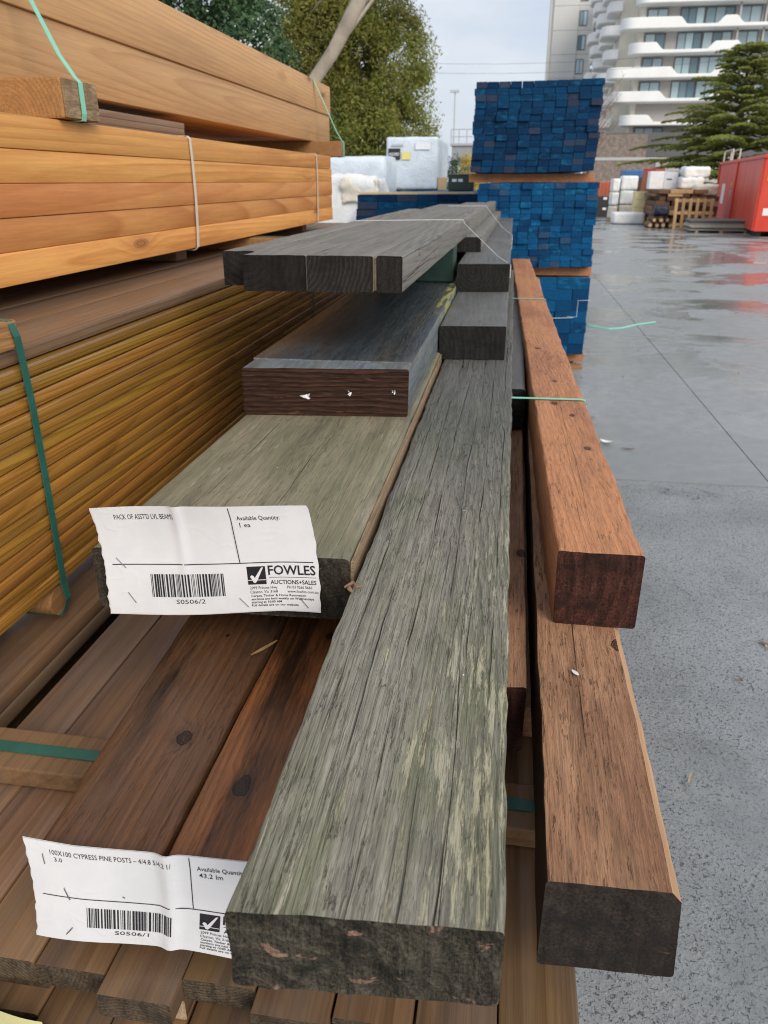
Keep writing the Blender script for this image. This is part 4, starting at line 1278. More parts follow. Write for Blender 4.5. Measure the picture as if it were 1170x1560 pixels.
blue_pack('topmost blue end-painted timber pack of the three in the tall stack', -0.372, 1.615, 7.05, 11, 14, 0.0915, 0.0475, 4.6, 1, lean=0.01, sag=0.012, paint='blue_deep')
blue_pack('middle blue end-painted timber pack of the tall stack, lighter blue', -0.305, 0.868, 7.02, 11, 14, 0.0895, 0.0475, 4.6, 2)
blue_pack('lowest blue end-painted timber pack of the tall stack, on the ground', -0.285, 0.115, 7.05, 7, 7, 0.1395, 0.0945, 4.6, 3, big=True)
o = MB().bbox(-0.30, 0.69, 7.0, 7.1, 0.0065, 0.038, 0.004).build('bearer', M['bearer'])
tag(o, 'flat timber on the ground under the front of the blue stack', 'bearer')
blue_pack('upper dark blue timber pack left of the tall stack, seen over the sawn boards', -1.62, 0.80, 8.5, 6, 9, 0.208, 0.069, 5.4, 4, sag=0.0, paint='blue_deep')
blue_pack('lower dark blue timber pack left of the tall stack, hidden behind the loose beams', -1.62, 0.085, 8.52, 6, 9, 0.208, 0.069, 5.4, 5, sag=0.0, paint='blue_deep')
M['pale'] = wood('pale_pine', (0.62, 0.44, 0.25), (0.50, 0.31, 0.14), (0.2, 0.1, 0.05), ring=90, ringmix=0.5, fibre=0.15, objvar=0.15, rough=0.6)
o = MB().bbox(-1.60, -0.40, 8.52, 8.62, 1.424, 1.446, 0.003).build('timber_stick', M['pale'])
tag(o, 'pale flat stick along the top front edge of the dark blue pack', 'timber stick')
sb = MB()
sb.tube([(0.52, 7.018, 0.46), (0.60, 7.018, 0.46), (0.60, 7.017, 0.60), (0.70, 7.017, 0.605)], 0.0022, 5)
sb.tube([(0.30, 7.018, 0.40), (0.30, 7.018, 0.44), (0.57, 7.018, 0.455)], 0.0022, 5)
o = sb.build('string', M['string'])
tag(o, 'pale cord zigzagging over the end of the lowest blue pack', 'string')


# ------------------------------------------------------------------ wrapped packs on the left
def lumpy(name, x0, x1, y0, y1, z0, z1, mat, parent=None, amp=0.02, seed=0, n=14, rnd=0.05, freq=2.2, loc=None):
    bm = bmesh.new()
    bmesh.ops.create_cube(bm, size=1)
    bmesh.ops.subdivide_edges(bm, edges=list(bm.edges), cuts=n, use_grid_fill=True)
    sx, sy, sz = x1 - x0, y1 - y0, z1 - z0
    so = Vector((seed * 3.7, seed * 1.3, seed * 2.9))
    for q in bm.verts:
        p = Vector((q.co.x * sx, q.co.y * sy, q.co.z * sz))
        inner = Vector((max(-sx / 2 + rnd, min(sx / 2 - rnd, p.x)), max(-sy / 2 + rnd, min(sy / 2 - rnd, p.y)), max(-sz / 2 + rnd, min(sz / 2 - rnd, p.z))))
        d = p - inner
        if d.length > 1e-6:
            p = inner + d.normalized() * rnd
        nn = d.normalized() if d.length > 1e-6 else Vector((0, 0, 1))
        a = noise.noise(p * freq + so) * 1.0 + (abs(noise.noise(p * freq * 2.6 + so)) - 0.25) * 0.9
        q.co = p + nn * a * amp
    for f in bm.faces:
        f.smooth = True
    m = bpy.data.meshes.new(name)
    bm.to_mesh(m)
    bm.free()
    m.materials.append(mat)
    return obj(name, m, parent, ((x0 + x1) / 2, (y0 + y1) / 2, (z0 + z1) / 2))


def wrap_mat(name, c, rough=0.35):
    n = NT(name)
    p = n.coord()
    a = n.noise(p, 3.5, 5, 0.6, 1.2)
    cr = n.ramp(n.ma('ABSOLUTE', n.ma('SUBTRACT', n.noise(p, 5, 4, 0.55, 1.0), 0.5)), 0, 0.06, 1, 0)
    col = n.value(c, n.ramp(a, 0.3, 0.7, 0.9, 1.06))
    return n.done(col, rough, n.bump(n.ma('ADD', n.ma('MULTIPLY', cr, 0.35), a), 0.006), 0.5)


M['wrap_blue'] = wrap_mat('bluish_white_wrap', (0.66, 0.73, 0.80))
M['wrap_white'] = wrap_mat('white_wrap', (0.87, 0.87, 0.85))
M['wrap_cream'] = wrap_mat('cream_wrap', (0.78, 0.70, 0.58))
M['black'] = plain('black_print', (0.02, 0.02, 0.022), 0.5)
M['card'] = plain('brown_card', (0.38, 0.24, 0.12), 0.7, 0.1)
M['sticker_yellow'] = plain('yellow_sticker', (0.80, 0.66, 0.22), 0.5)


def flat_text(name, s, mat, parent, loc, rot, size, width=None):
    vs, fs = text_uv(s, 0, 0, size, width, 0.01)
    m = mesh_from(name, [(x, -y, 0) for x, y in vs], fs, mat)
    return obj(name, m, parent, loc, rot)


wp = thing('wrapped_pack', 'tall bluish white wrapped pack with black printed label, standing on the dark blue pack', 'wrapped pack', (-1.48, 12.0, 1.432))
lumpy('wrap', -0.375, 0.37, 0.0, 1.9, 0.0, 0.70, M['wrap_blue'], wp, 0.008, 2, 18, 0.035, 2.0)
MB().box(-0.335, -0.165, -0.022, -0.012, 0.40, 0.545).build('printed_panel', M['black'], wp)
flat_text('printed_text', 'AGORD', M['paper'], wp, (-0.326, -0.026, 0.452), (R(90), 0, 0), 0.04, 0.15)
MB().box(-0.14, -0.02, -0.023, -0.014, 0.40, 0.50).build('sticker', M['sticker_yellow'], wp)
MB().box(-0.29, -0.12, -0.019, -0.012, 0.575, 0.60).build('printed_line', plain('grey_print', (0.45, 0.47, 0.48)), wp)
MB().box(0.05, 0.26, -0.019, -0.012, 0.53, 0.62).build('paper_patch', M['paper'], wp)
sb = MB()
sb.ribbon([(0.381, 0.5, 0.70), (0.386, 0.5, 0.4), (0.381, 0.5, 0.0)], 0.03, 0.002, (0, 1, 0))
sb.build('strap', M['strap_mint'], wp)
MB().bbox(0.375, 0.50, 0.05, 0.16, 0.0, 0.17, 0.006).build('block', M['pale'], wp)

wl = thing('wrapped_pack', 'wide white wrapped pack with a brown cardboard gap, behind the crumpled one', 'wrapped pack', (-2.25, 11.0, 0.0065))
lumpy('wrap', -0.55, 0.55, 0.0, 1.6, 0.09, 1.86, M['wrap_blue'], wl, 0.02, 5, 18, 0.06, 2.2)
MB().box(0.08, 0.43, -0.05, -0.02, 1.44, 1.54).build('card', M['card'], wl)
for x in (-0.4, 0.3):
    MB().bbox(x, x + 0.1, 0.05, 1.5, 0.0, 0.10, 0.005).build('bearer', M['pale'], wl)
wc = thing('wrapped_pack', 'crumpled translucent white wrapped pack beside the end of the orange pack', 'wrapped pack', (-2.0, 9.5, 0.0065))
lumpy('wrap', -0.42, 0.43, 0.0, 0.9, 0.08, 1.60, M['wrap_white'], wc, 0.06, 8, 20, 0.06, 3.2)
lumpy('torn_wrap', 0.0, 0.45, -0.03, 0.2, 1.30, 1.58, M['wrap_cream'], wc, 0.05, 9, 10, 0.04, 4.5)
for x in (-0.3, 0.2):
    MB().bbox(x, x + 0.1, 0.05, 0.85, 0.0, 0.09, 0.005).build('bearer', M['pale'], wc)

gc = thing('storage_crate', 'dark green crate with white marks on the blue pack, left of the tall stack', 'crate', (-0.70, 11.0, 1.432))
MB().bbox(-0.17, 0.15, 0.0, 0.5, 0.0, 0.185, 0.012).build('body', plain('dark_green_plastic', (0.03, 0.055, 0.04), 0.5), gc)
MB().bbox(-0.18, 0.16, -0.01, 0.51, 0.187, 0.205, 0.006).build('lid', plain('green_lid', (0.10, 0.12, 0.09), 0.5), gc)
for x in (-0.12, -0.04):
    MB().box(x, x + 0.06, -0.004, -0.001, 0.11, 0.145).build('white_mark', M['paper'], gc)

# ------------------------------------------------------------------ foliage
def leaf_mat(name, a, b, c=None, rough=0.6, transl=0.25, yel=None):
    n = NT(name)
    r = n.island()
    p = n.coord()
    big = n.noise(p, 1.1, 3, 0.6)
    col = n.mix(r, a, b)
    if c is not None:
        col = n.mix(n.ramp(big, 0.45, 0.65, 0, 0.7), col, c)
    if yel is not None:
        col = n.mix(n.ma('MULTIPLY', n.ma('GREATER_THAN', n.ma('FRACT', n.ma('MULTIPLY', r, 13.7)), 0.82), 0.8), col, yel)
    m = n.done(col, rough, None, 0.3)
    tr = n.t.nodes.new('ShaderNodeBsdfTranslucent')
    n.put(tr.inputs['Color'], n.value(col, 1.25))
    mx = n.t.nodes.new('ShaderNodeMixShader')
    mx.inputs[0].default_value = transl
    n.t.links.new(n.b.outputs[0], mx.inputs[1])
    n.t.links.new(tr.outputs[0], mx.inputs[2])
    n.t.links.new(mx.outputs[0], n.out.inputs['Surface'])
    return m


def cards(name, C, D, size, mat, parent=None, seed=0, loc=(0, 0, 0), aspect=0.35, face=None):
    """one small bent leaf per point: C centres (N,3), D long axes (N,3), size (N,)"""
    rs = np.random.RandomState(seed)
    N = len(C)
    D = D / (np.linalg.norm(D, axis=1, keepdims=True) + 1e-9)
    rv = rs.normal(size=(N, 3)) if face is None else face + 0.45 * rs.normal(size=(N, 3))
    side = np.cross(D, rv)
    side /= (np.linalg.norm(side, axis=1, keepdims=True) + 1e-9)
    nn = np.cross(side, D)
    s = size[:, None]
    a = C - D * s * 0.5
    b = C + side * s * aspect * 0.5 + nn * s * 0.06
    c = C + D * s * 0.5
    d = C - side * s * aspect * 0.5 + nn * s * 0.06
    V = np.stack([a, b, c, d], 1).reshape(-1, 3)
    m = bpy.data.meshes.new(name)
    m.vertices.add(4 * N)
    m.vertices.foreach_set('co', V.astype(np.float32).ravel())
    m.loops.add(4 * N)
    m.loops.foreach_set('vertex_index', np.arange(4 * N, dtype=np.int32))
    m.polygons.add(N)
    m.polygons.foreach_set('loop_start', np.arange(0, 4 * N, 4, dtype=np.int32))
    m.polygons.foreach_set('loop_total', np.full(N, 4, dtype=np.int32))
    m.materials.append(mat)
    m.update()
    m.validate()
    return obj(name, m, parent, loc)


def clump_points(rs, blobs, nclump, nleaf, rad, surf=0.55):
    """blobs: (cx,cy,cz,rx,ry,rz). returns leaf centres, outward axes, clump centres"""
    vol = np.array([b[3] * b[4] * b[5] for b in blobs])
    pick = rs.choice(len(blobs), nclump, p=vol / vol.sum())
    u = rs.normal(size=(nclump, 3))
    u /= np.linalg.norm(u, axis=1, keepdims=True)
    rr = (surf + (1 - surf) * rs.rand(nclump)) ** 0.6
    B = np.array(blobs)[pick]
    cen = B[:, :3] + u * rr[:, None] * B[:, 3:]
    cr = rad * (0.6 + 0.8 * rs.rand(nclump))
    L = rs.normal(size=(nclump, nleaf, 3))
    L /= np.linalg.norm(L, axis=2, keepdims=True)
    L *= (rs.rand(nclump, nleaf, 1) ** 0.45) * 0.95
    P = cen[:, None, :] + L * cr[:, None, None]
    O = (P - B[:, None, :3]) / B[:, None, 3:] + 0.9 * rs.normal(size=P.shape)
    return P.reshape(-1, 3), O.reshape(-1, 3), cen


M['bark_pale'] = plain('pale_gum_bark', (0.40, 0.34, 0.27), 0.8, 0.25, 3.0, 0.01)
M['bark'] = plain('brown_bark', (0.11, 0.085, 0.065), 0.85, 0.3, 6.0, 0.01)


def tree(name, label, loc, trunk_pts, trunk_r, blobs, nclump, nleaf, rad, lsize, mat, seed, barkm, up=0.3, limbs=24, aspect=0.35, group=None):
    rs = np.random.RandomState(seed)
    root = thing(name, label, 'tree' if 'tree' in name else 'bush', loc, 0, group)
    mb = MB()
    mb.tube(trunk_pts, trunk_r, 9)
    P, O, cen = clump_points(rs, blobs, nclump, nleaf, rad)
    tp = [Vector(p) for p in trunk_pts]
    for k in range(limbs):
        c = Vector(cen[k % len(cen)])
        t = tp[-1] if len(tp) < 3 else tp[rs.randint(1, len(tp))]
        mid = t.lerp(c, 0.5) + Vector(rs.normal(size=3) * 0.12) - Vector((0, 0, 0.15))
        r0 = trunk_r[-1] * 0.5
        mb.tube([t, mid, c], [r0, r0 * 0.6, r0 * 0.2], 5)
    mb.build('trunk', barkm, root, smooth=60)
    Fc = O / (np.linalg.norm(O, axis=1, keepdims=True) + 1e-9) + np.array([0.15, -0.25, 0.35])
    Dc = np.cross(Fc, rs.normal(size=O.shape))
    Dc[:, 2] -= 0.3 * up
    cards('crown', P, Dc, lsize * (0.6 + 0.9 * rs.rand(len(P))), mat, root, seed, aspect=aspect, face=Fc)
    return root


M['leaf_olive'] = leaf_mat('olive_foliage', (0.150, 0.180, 0.032), (0.31, 0.33, 0.075), (0.26, 0.235, 0.075), transl=0.42, yel=(0.30, 0.28, 0.07))
M['leaf_yellow'] = leaf_mat('yellow_green_foliage', (0.20, 0.20, 0.04), (0.36, 0.34, 0.09), None, transl=0.4)
M['leaf_dark'] = leaf_mat('dark_cypress_foliage', (0.026, 0.068, 0.030), (0.085, 0.150, 0.055), (0.035, 0.085, 0.045), transl=0.15)
M['leaf_deodar'] = leaf_mat('cedar_foliage', (0.19, 0.23, 0.055), (0.40, 0.41, 0.11), (0.22, 0.26, 0.08), transl=0.42)
M['leaf_bush'] = leaf_mat('bush_foliage', (0.035, 0.06, 0.03), (0.08, 0.11, 0.05), None)
M['leaf_gold'] = leaf_mat('golden_foliage', (0.42, 0.30, 0.05), (0.60, 0.46, 0.10), None, transl=0.3)

tree('olive_tree', 'dense olive green tree with rounded crown behind the wrapped packs', (-3.6, 20.5, 0), [(0, 0, 0), (0.05, 0, 1.2), (0.0, 0.1, 2.6), (0.1, 0, 4.2)], [0.22, 0.2, 0.16, 0.1],
     [(0.25, 0, 3.9, 1.28, 1.5, 1.55), (0.0, 0, 2.5, 1.5, 1.6, 1.15), (-0.9, 0.1, 3.1, 1.1, 1.3, 1.4), (-0.1, 0.2, 5.4, 0.95, 1.2, 1.1), (0.85, -0.1, 2.5, 0.75, 1.0, 0.9), (0.75, 0.0, 4.35, 0.72, 0.9, 0.8), (0, 0.3, 1.5, 1.5, 1.4, 0.8)],
     560, 150, 0.36, 0.085, M['leaf_olive'], 4, M['bark'], 0.4, 40)
gt_ = tree('gum_tree', 'leaning gum tree with pale smooth trunk and loose yellow green foliage', (-6.4, 17, 0), [(0, 0, 0), (0.75, 0, 1.2), (1.65, 0.05, 2.5), (2.38, 0, 3.45), (2.75, 0, 3.9), (3.35, 0.0, 4.85), (3.9, 0, 5.9), (4.2, 0, 7.0)],
           [0.20, 0.18, 0.15, 0.125, 0.13, 0.145, 0.14, 0.1],
           [(4.3, 2.0, 7.5, 1.8, 1.4, 1.1), (1.9, 2.6, 4.6, 0.9, 0.6, 1.1), (2.0, 2.7, 6.0, 1.3, 0.8, 1.0), (5.0, 1.6, 6.2, 0.45, 0.5, 0.7), (2.2, 2.4, 5.2, 1.0, 0.7, 1.3), (1.3, 2.8, 4.2, 0.8, 0.6, 0.9)], 640, 80, 0.40, 0.10, M['leaf_yellow'], 9, M['bark_pale'], -0.4, 2)
tree('cypress_tree', 'dark blue green cypress tree rising behind the brown beam pack', (-5.35, 14, 0), [(0, 0, 0), (0, 0, 2.5), (0.05, 0, 5.0), (0, 0, 7.5)], [0.25, 0.2, 0.14, 0.05],
     [(0.0, 0, 3.0, 1.65, 1.6, 2.2), (0.85, -0.2, 3.3, 0.8, 0.9, 1.1), (-0.4, 0, 5.0, 1.5, 1.4, 1.8), (0.35, -0.2, 4.7, 1.0, 1.0, 1.2), (0, 0, 6.6, 0.9, 0.9, 1.4), (-1.2, -0.3, 3.8, 0.9, 0.9, 1.4)],
     620, 85, 0.26, 0.075, M['leaf_dark'], 12, M['bark'], 0.7, 10, 0.5)
tree('dark_bush', 'small dark bush between the wrapped pack and the grey shed', (-2.75, 40, 0), [(0, 0, 0), (0, 0, 1.2)], [0.06, 0.04], [(0, 0, 1.5, 0.8, 0.8, 1.15), (0.3, 0, 0.9, 0.9, 0.9, 0.8)], 90, 40, 0.3, 0.12, M['leaf_bush'], 15, M['bark'], 0.2, 6)
tree('golden_bush', 'golden yellow shrub just left of the tall blue stack', (-1.72, 30, 0), [(0, 0, 0), (0, 0, 1.4)], [0.05, 0.03], [(0.1, 0, 1.9, 0.42, 0.5, 0.65), (0.1, 0, 1.0, 0.7, 0.6, 0.8)], 90, 40, 0.2, 0.1, M['leaf_gold'], 16, M['bark'], 0.4, 8)


def cedar(label, loc, Ht, Rb, seed):
    rs = np.random.RandomState(seed)
    root = thing('cedar_tree', label, 'tree', loc)
    mb = MB()
    mb.tube([(0, 0, 0), (0.05, 0, Ht * 0.5), (0, 0, Ht)], [0.30, 0.18, 0.03], 8)
    C, D, Sz = [], [], []
    z = 1.1
    while z < Ht * 0.99:
        t = z / Ht
        Rr = Rb * (1 - t) ** 0.74 * (0.80 + 0.34 * rs.rand()) + 0.25
        nb = int(8 + 6 * (1 - t))
        a0 = rs.rand() * 6.28
        for k in range(nb):
            az = a0 + 2 * math.pi * (k + 0.7 * rs.rand()) / nb
            ln = Rr * (0.55 + 0.55 * rs.rand())
            zb_ = z + rs.normal() * 0.06
            d = np.array([math.cos(az), math.sin(az), 0.0])
            sd_ = np.array([-d[1], d[0], 0])
            rise = (0.05 + 0.22 * t) * ln
            drop = 0.07 * ln * (1 - 0.6 * t)
            pts = [Vector((d[0] * ln * q / 4, d[1] * ln * q / 4, zb_ + rise * math.sin(q / 4 * 1.9) - drop * (q / 4) ** 3)) for q in range(5)]
            mb.tube(pts, [0.05 * (1 - t) + 0.012, 0.035, 0.022, 0.012, 0.005], 4, cap=False)
            # side sprays lie flat and stand apart from each other
            ns = int(5 + 3.2 * ln)
            for q in range(ns):
                sb_ = 0.22 + 0.78 * (q + rs.rand()) / ns
                sgn = 1 if q % 2 else -1
                base_ = d * ln * sb_
                zq = zb_ + rise * math.sin(sb_ * 1.9) - drop * sb_ ** 3
                sl = (0.34 + 0.20 * ln) * (1.12 - 0.75 * sb_) * (0.7 + 0.6 * rs.rand())
                dr = d * 0.75 + sd_ * sgn * 0.8
                dr /= np.linalg.norm(dr)
                m_ = int(38 + 52 * sl)
                u = rs.rand(m_) ** 0.8
                off = rs.normal(size=m_) * 0.10 * (1.1 - u)
                P = base_[None] + dr[None] * (sl * u)[:, None] + np.cross(dr, [0, 0, 1])[None] * off[:, None]
                P[:, 2] += zq - 0.16 * sl * u * u + rs.normal(size=m_) * 0.022 + 0.01
                dd = dr[None] + rs.normal(size=(m_, 3)) * 0.45
                dd[:, 2] = dd[:, 2] * 0.45 - 0.05
                C.append(P)
                D.append(dd)
                Sz.append(0.08 + 0.08 * rs.rand(m_))
        z += (0.40 + 0.16 * rs.rand()) * (1.0 - 0.3 * t)
    mb.build('trunk', M['bark'], root, smooth=60)
    cards('crown', np.concatenate(C), np.concatenate(D), np.concatenate(Sz), M['leaf_deodar'], root, seed, aspect=0.5, face=np.array([0.1, -0.45, 0.9])[None] + 0.5 * np.random.RandomState(2).normal(size=(len(np.concatenate(C)), 3)))
    return root


cedar('broad layered green cedar tree in front of the white apartment block', (12.0, 50, 0), 8.4, 6.9, 3)

# bare twiggy tree before the tower
bt = thing('bare_tree', 'small leafless reddish tree in front of the grey tower, above the blue stack', 'tree', (5.75, 70, 0))
rs_ = random.Random(8)
mb, tw = MB(), MB()
mb.tube([(0, 0, 0), (0.05, 0, 3), (0.0, 0, 6.5)], [0.16, 0.12, 0.06], 7)
for k in range(46):
    z0 = rs_.uniform(3.0, 6.6)
    a = rs_.uniform(0, 6.28)
    l = rs_.uniform(1.0, 3.1)
    e = Vector((math.cos(a) * l * 0.75, math.sin(a) * l * 0.75, z0 + l * 0.95))
    m1 = Vector((math.cos(a) * l * 0.3, math.sin(a) * l * 0.3, z0 + l * 0.35))
    tw.tube([(0, 0, z0), m1, e], [0.035, 0.022, 0.008], 4, cap=False)
    for q in range(4):
        b = m1.lerp(e, rs_.uniform(0.2, 0.9))
        tw.tube([b, b + Vector((rs_.uniform(-.5, .5), rs_.uniform(-.5, .5), rs_.uniform(0.2, 0.8)))], [0.014, 0.005], 3, cap=False)
mb.build('trunk', M['bark'], bt, smooth=60)
tw.build('branches', plain('red_twigs', (0.26, 0.15, 0.10), 0.8), bt)

# ------------------------------------------------------------------ apartment block
M['white_conc'] = plain('white_render', (0.86, 0.855, 0.83), 0.7, 0.05, 0.4)
M['taupe'] = plain('taupe_cladding', (0.46, 0.435, 0.41), 0.7, 0.06, 0.6)
M['cream_wall'] = plain('cream_wall', (0.80, 0.76, 0.66), 0.75, 0.05, 0.5)
M['frame_dark'] = plain('dark_window_frame', (0.07, 0.075, 0.08), 0.4)


def glass_mat():
    n = NT('window_glass')
    r = n.rnd()
    f = n.ma('FRACT', n.ma('MULTIPLY', r, 9.7))
    col = n.mix(n.ramp(f, 0.35, 0.75), (0.13, 0.215, 0.26), (0.46, 0.60, 0.64))
    return n.done(col, 0.07, None, 0.8)


M['glass'] = glass_mat()
YF, YW, PITCH, Z0 = 125.0, 127.6, 2.925, 20.42
apt = thing('apartment_building', 'white apartment block with curved balconies behind the cedar tree', 'building', (0, 0, 0))


def balcony(start, prof, zb, x_end=42.0, name='balcony'):
    """white curved parapet: prof = list of (x, height) for the top edge; path rounds the left corner"""
    def top(x):
        for (a, ha), (b, hb) in zip(prof, prof[1:]):
            if a <= x <= b:
                t = (x - a) / (b - a)
                t = min(1.0, max(0.0, (t - 0.08) / 0.84))
                return ha + (hb - ha) * t
        return prof[-1][1]
    path = []
    rr = 1.7
    path.append((start + 1.2, YW + 1.5))
    for k in range(9):
        a = math.pi - k * math.pi / 16
        path.append((start + rr + rr * math.cos(a), YF + rr - rr * math.sin(a) * 1.0))
    xs = [start + rr + 0.35 * k for k in range(1, int((x_end - start - rr) / 0.35))]
    path += [(x, YF) for x in xs]
    path = [path[0]] + [(x, y) for x, y in path[1:]]
    mb = MB()
    n = len(path)
    vo, vi = [], []
    V = []
    for k, (x, y) in enumerate(path):
        a = path[max(k - 1, 0)]
        b = path[min(k + 1, n - 1)]
        dx, dy = b[0] - a[0], b[1] - a[1]
        l = math.hypot(dx, dy)
        nx_, ny_ = -dy / l, dx / l
        h = top(x)
        # foot set back a little: the parapet flares outward
        V += [(x + nx_ * 0.10, y + ny_ * 0.10, zb), (x, y, zb + 0.10), (x, y, zb + h - 0.06), (x + nx_ * 0.06, y + ny_ * 0.06, zb + h), (x + nx_ * 0.22, y + ny_ * 0.22, zb + h), (x + nx_ * 0.25, y + ny_ * 0.25, zb + 0.36),
              (max(x, start + 1.2), YW + 0.5, zb + 0.36), (max(x, start + 1.2), YW + 0.5, zb)]
    F = []
    for k in range(n - 1):
        for j in range(8):
            F.append((k * 8 + j, k * 8 + (j + 1) % 8, (k + 1) * 8 + (j + 1) % 8, (k + 1) * 8 + j))
    F += [tuple(range(7, -1, -1)), tuple((n - 1) * 8 + j for j in range(8))]
    mb.add(V, F)
    mb.build(name, M['white_conc'], apt, smooth=35)


def window(parent, x0, x1, z0, z1, y, n, fw=0.09, axis='x'):
    mb = MB()
    mb.box(x0, x1, y - 0.10, y - 0.0, z1 - fw, z1)
    mb.box(x0, x1, y - 0.10, y - 0.0, z0, z0 + fw)
    for k in range(n + 1):
        x = x0 + (x1 - x0 - fw) * k / n
        mb.box(x, x + fw, y - 0.098, y - 0.0, z0 + fw, z1 - fw)
    wn = mb.build('window', M['frame_dark'], parent)
    for k in range(n):
        a = x0 + (x1 - x0 - fw) * k / n + fw
        b = x0 + (x1 - x0 - fw) * (k + 1) / n
        MB().box(a, b, y - 0.05, y - 0.03, z0 + fw, z1 - fw).build('pane', M['glass'], wn)


MB().box(16.3, 42, YW + 0.1, YW + 22, 7.6, 32.5).build('wall', M['taupe'], apt)
MB().box(15.7, 16.29, YW + 0.05, YW + 22, 7.6, 32.5).build('corner_wall', M['cream_wall'], apt)
HI, LO = 1.36, 0.46
profs = []
for k in range(-3, 5):
    zb = Z0 - PITCH * k
    sh = -0.42 * k * 0
    if k in (0, 2, 3, -2):
        st = {0: 13.0, 2: 11.7, 3: 12.6, -2: 12.4}[k]
        e = {0: 20.5, 2: 20.0, 3: 18.9, -2: 20.8}[k]
        pr_ = [(-99, HI), (e, HI), (e + 1.0, LO), (25.3, LO), (26.2, HI), (27.7, HI), (28.6, LO), (33, LO), (34, HI), (39, HI), (60, HI)]
    else:
        st = {1: 14.3, 4: 14.1, -1: 14.7, -3: 14.5}[k]
        pr_ = [(-99, HI), (17.7, HI), (18.7, LO), (24.4, LO), (25.4, HI), (28.2, HI), (29.2, LO), (36, LO), (37, HI), (60, HI)]
    balcony(st, pr_, zb)
    if k < 4:
        zf = zb + 0.37
        window(apt, 16.5, 19.2, zf + 0.02, zf + 2.35, YW + 0.05, 2)
        window(apt, 20.8, 24.0, zf + 0.02, zf + 2.40, YW + 0.05, 3)
        window(apt, 24.12, 27.9, zf + 0.02, zf + 2.40, YW + 0.05, 3)
        window(apt, 28.5, 31.3, zf + 0.02, zf + 2.40, YW + 0.05, 2)
        window(apt, 31.7, 34.8, zf + 0.02, zf + 2.40, YW + 0.05, 2)
        for x in (28.2, 31.5):
            MB().box(x - 0.12, x + 0.12, YF + 0.9, YF + 1.15, zf, zf + 2.55).build('column', M['taupe'], apt)
    else:
        window(apt, 16.5, 20.4, 7.75, 8.6, YW + 0.05, 3)
# side wing with rounded balcony pods running back from the corner
MB().box(13.4, 15.69, 131, 168, 5.0, 33).build('side_wall', M['cream_wall'], apt)
for k in range(-3, 5):
    zb = Z0 - PITCH * k
    for q, yc in enumerate((133.2, 141.5, 150.0, 158.5)):
        off = 0.7 * ((k + q) % 2)
        mb = MB()
        xs0, xw, hw, rr = 10.9 + off, 13.38, 3.1, 1.5
        path = [(xw, yc + hw)] + [(xs0 + rr - rr * math.sin(a), yc + hw - rr + rr * math.cos(a)) for a in [math.pi / 2 * j / 6 for j in range(7)]] + \
               [(xs0 + rr - rr * math.cos(a), yc - hw + rr - rr * math.sin(a)) for a in [math.pi / 2 * j / 6 for j in range(7)]] + [(xw, yc - hw)]
        cx_, cy_ = xw, yc
        V, F = [], []
        for (x, y) in path:
            d = Vector((cx_ - x, cy_ - y)).normalized()
            V += [(x + d.x * 0.15, y + d.y * 0.15, zb), (x, y, zb + 0.12), (x, y, zb + 1.3), (x + d.x * 0.2, y + d.y * 0.2, zb + 1.3), (x + d.x * 0.2, y + d.y * 0.2, zb + 0.4)]
        n = len(path)
        for j in range(n - 1):
            for c in range(4):
                F.append((j * 5 + c, j * 5 + c + 1, (j + 1) * 5 + c + 1, (j + 1) * 5 + c))
        F.append(tuple(j * 5 for j in range(n)))
        F.append(tuple(j * 5 + 4 for j in range(n - 1, -1, -1)))
        mb.add(V, F)
        mb.build('balcony', M['white_conc'], apt, smooth=35)
MB().box(12.0, 42, 119.5, 128, 4.6, 7.55).build('podium', plain('grey_podium', (0.12, 0.115, 0.115), 0.7), apt)
MB().box(12.0, 42, 119.6, 128, 0, 4.55).build('podium_base', M['taupe'], apt)
MB().box(15.6, 42, YW - 0.3, YW + 22.3, 32.5, 33.2).build('roof', M['white_conc'], apt)
window(apt, 15.2, 18.4, 2.4, 4.2, 119.6, 3)


def brick_mat():
    n = NT('mottled_brick')
    b = n.t.nodes.new('ShaderNodeTexBrick')
    n.put(b.inputs['Vector'], n.vm('MULTIPLY', n.coord(), (1, 1, 1)))
    p = n.coord()
    xz = n.sep(p)
    n.put(b.inputs['Vector'], n.xyz(xz[0], xz[2], 0.0))
    b.inputs['Scale'].default_value = 2.2
    b.inputs['Color1'].default_value = (0.21, 0.155, 0.125, 1)
    b.inputs['Color2'].default_value = (0.28, 0.225, 0.19, 1)
    b.inputs['Mortar'].default_value = (0.13, 0.12, 0.11, 1)
    f = n.noise(p, 1.8, 5, 0.7)
    return n.done(n.value(b.outputs[0], n.ramp(f, 0.3, 0.7, 0.7, 1.3)), 0.8)


bw = thing('brick_wall', 'mottled brown brick wall with a pale band below the apartment block', 'wall', (0, 112, 0))
M['brick'] = brick_mat()
MB().box(8.6, 17.6, 0, 0.4, 0, 4.0).build('lower_wall', M['brick'], bw)
MB().box(8.6, 17.6, -0.05, 0.45, 4.003, 4.35).build('band', plain('pale_band', (0.45, 0.44, 0.43), 0.7), bw)
MB().box(8.6, 16.2, 0, 0.4, 4.353, 7.0).build('upper_wall', M['brick'], bw)

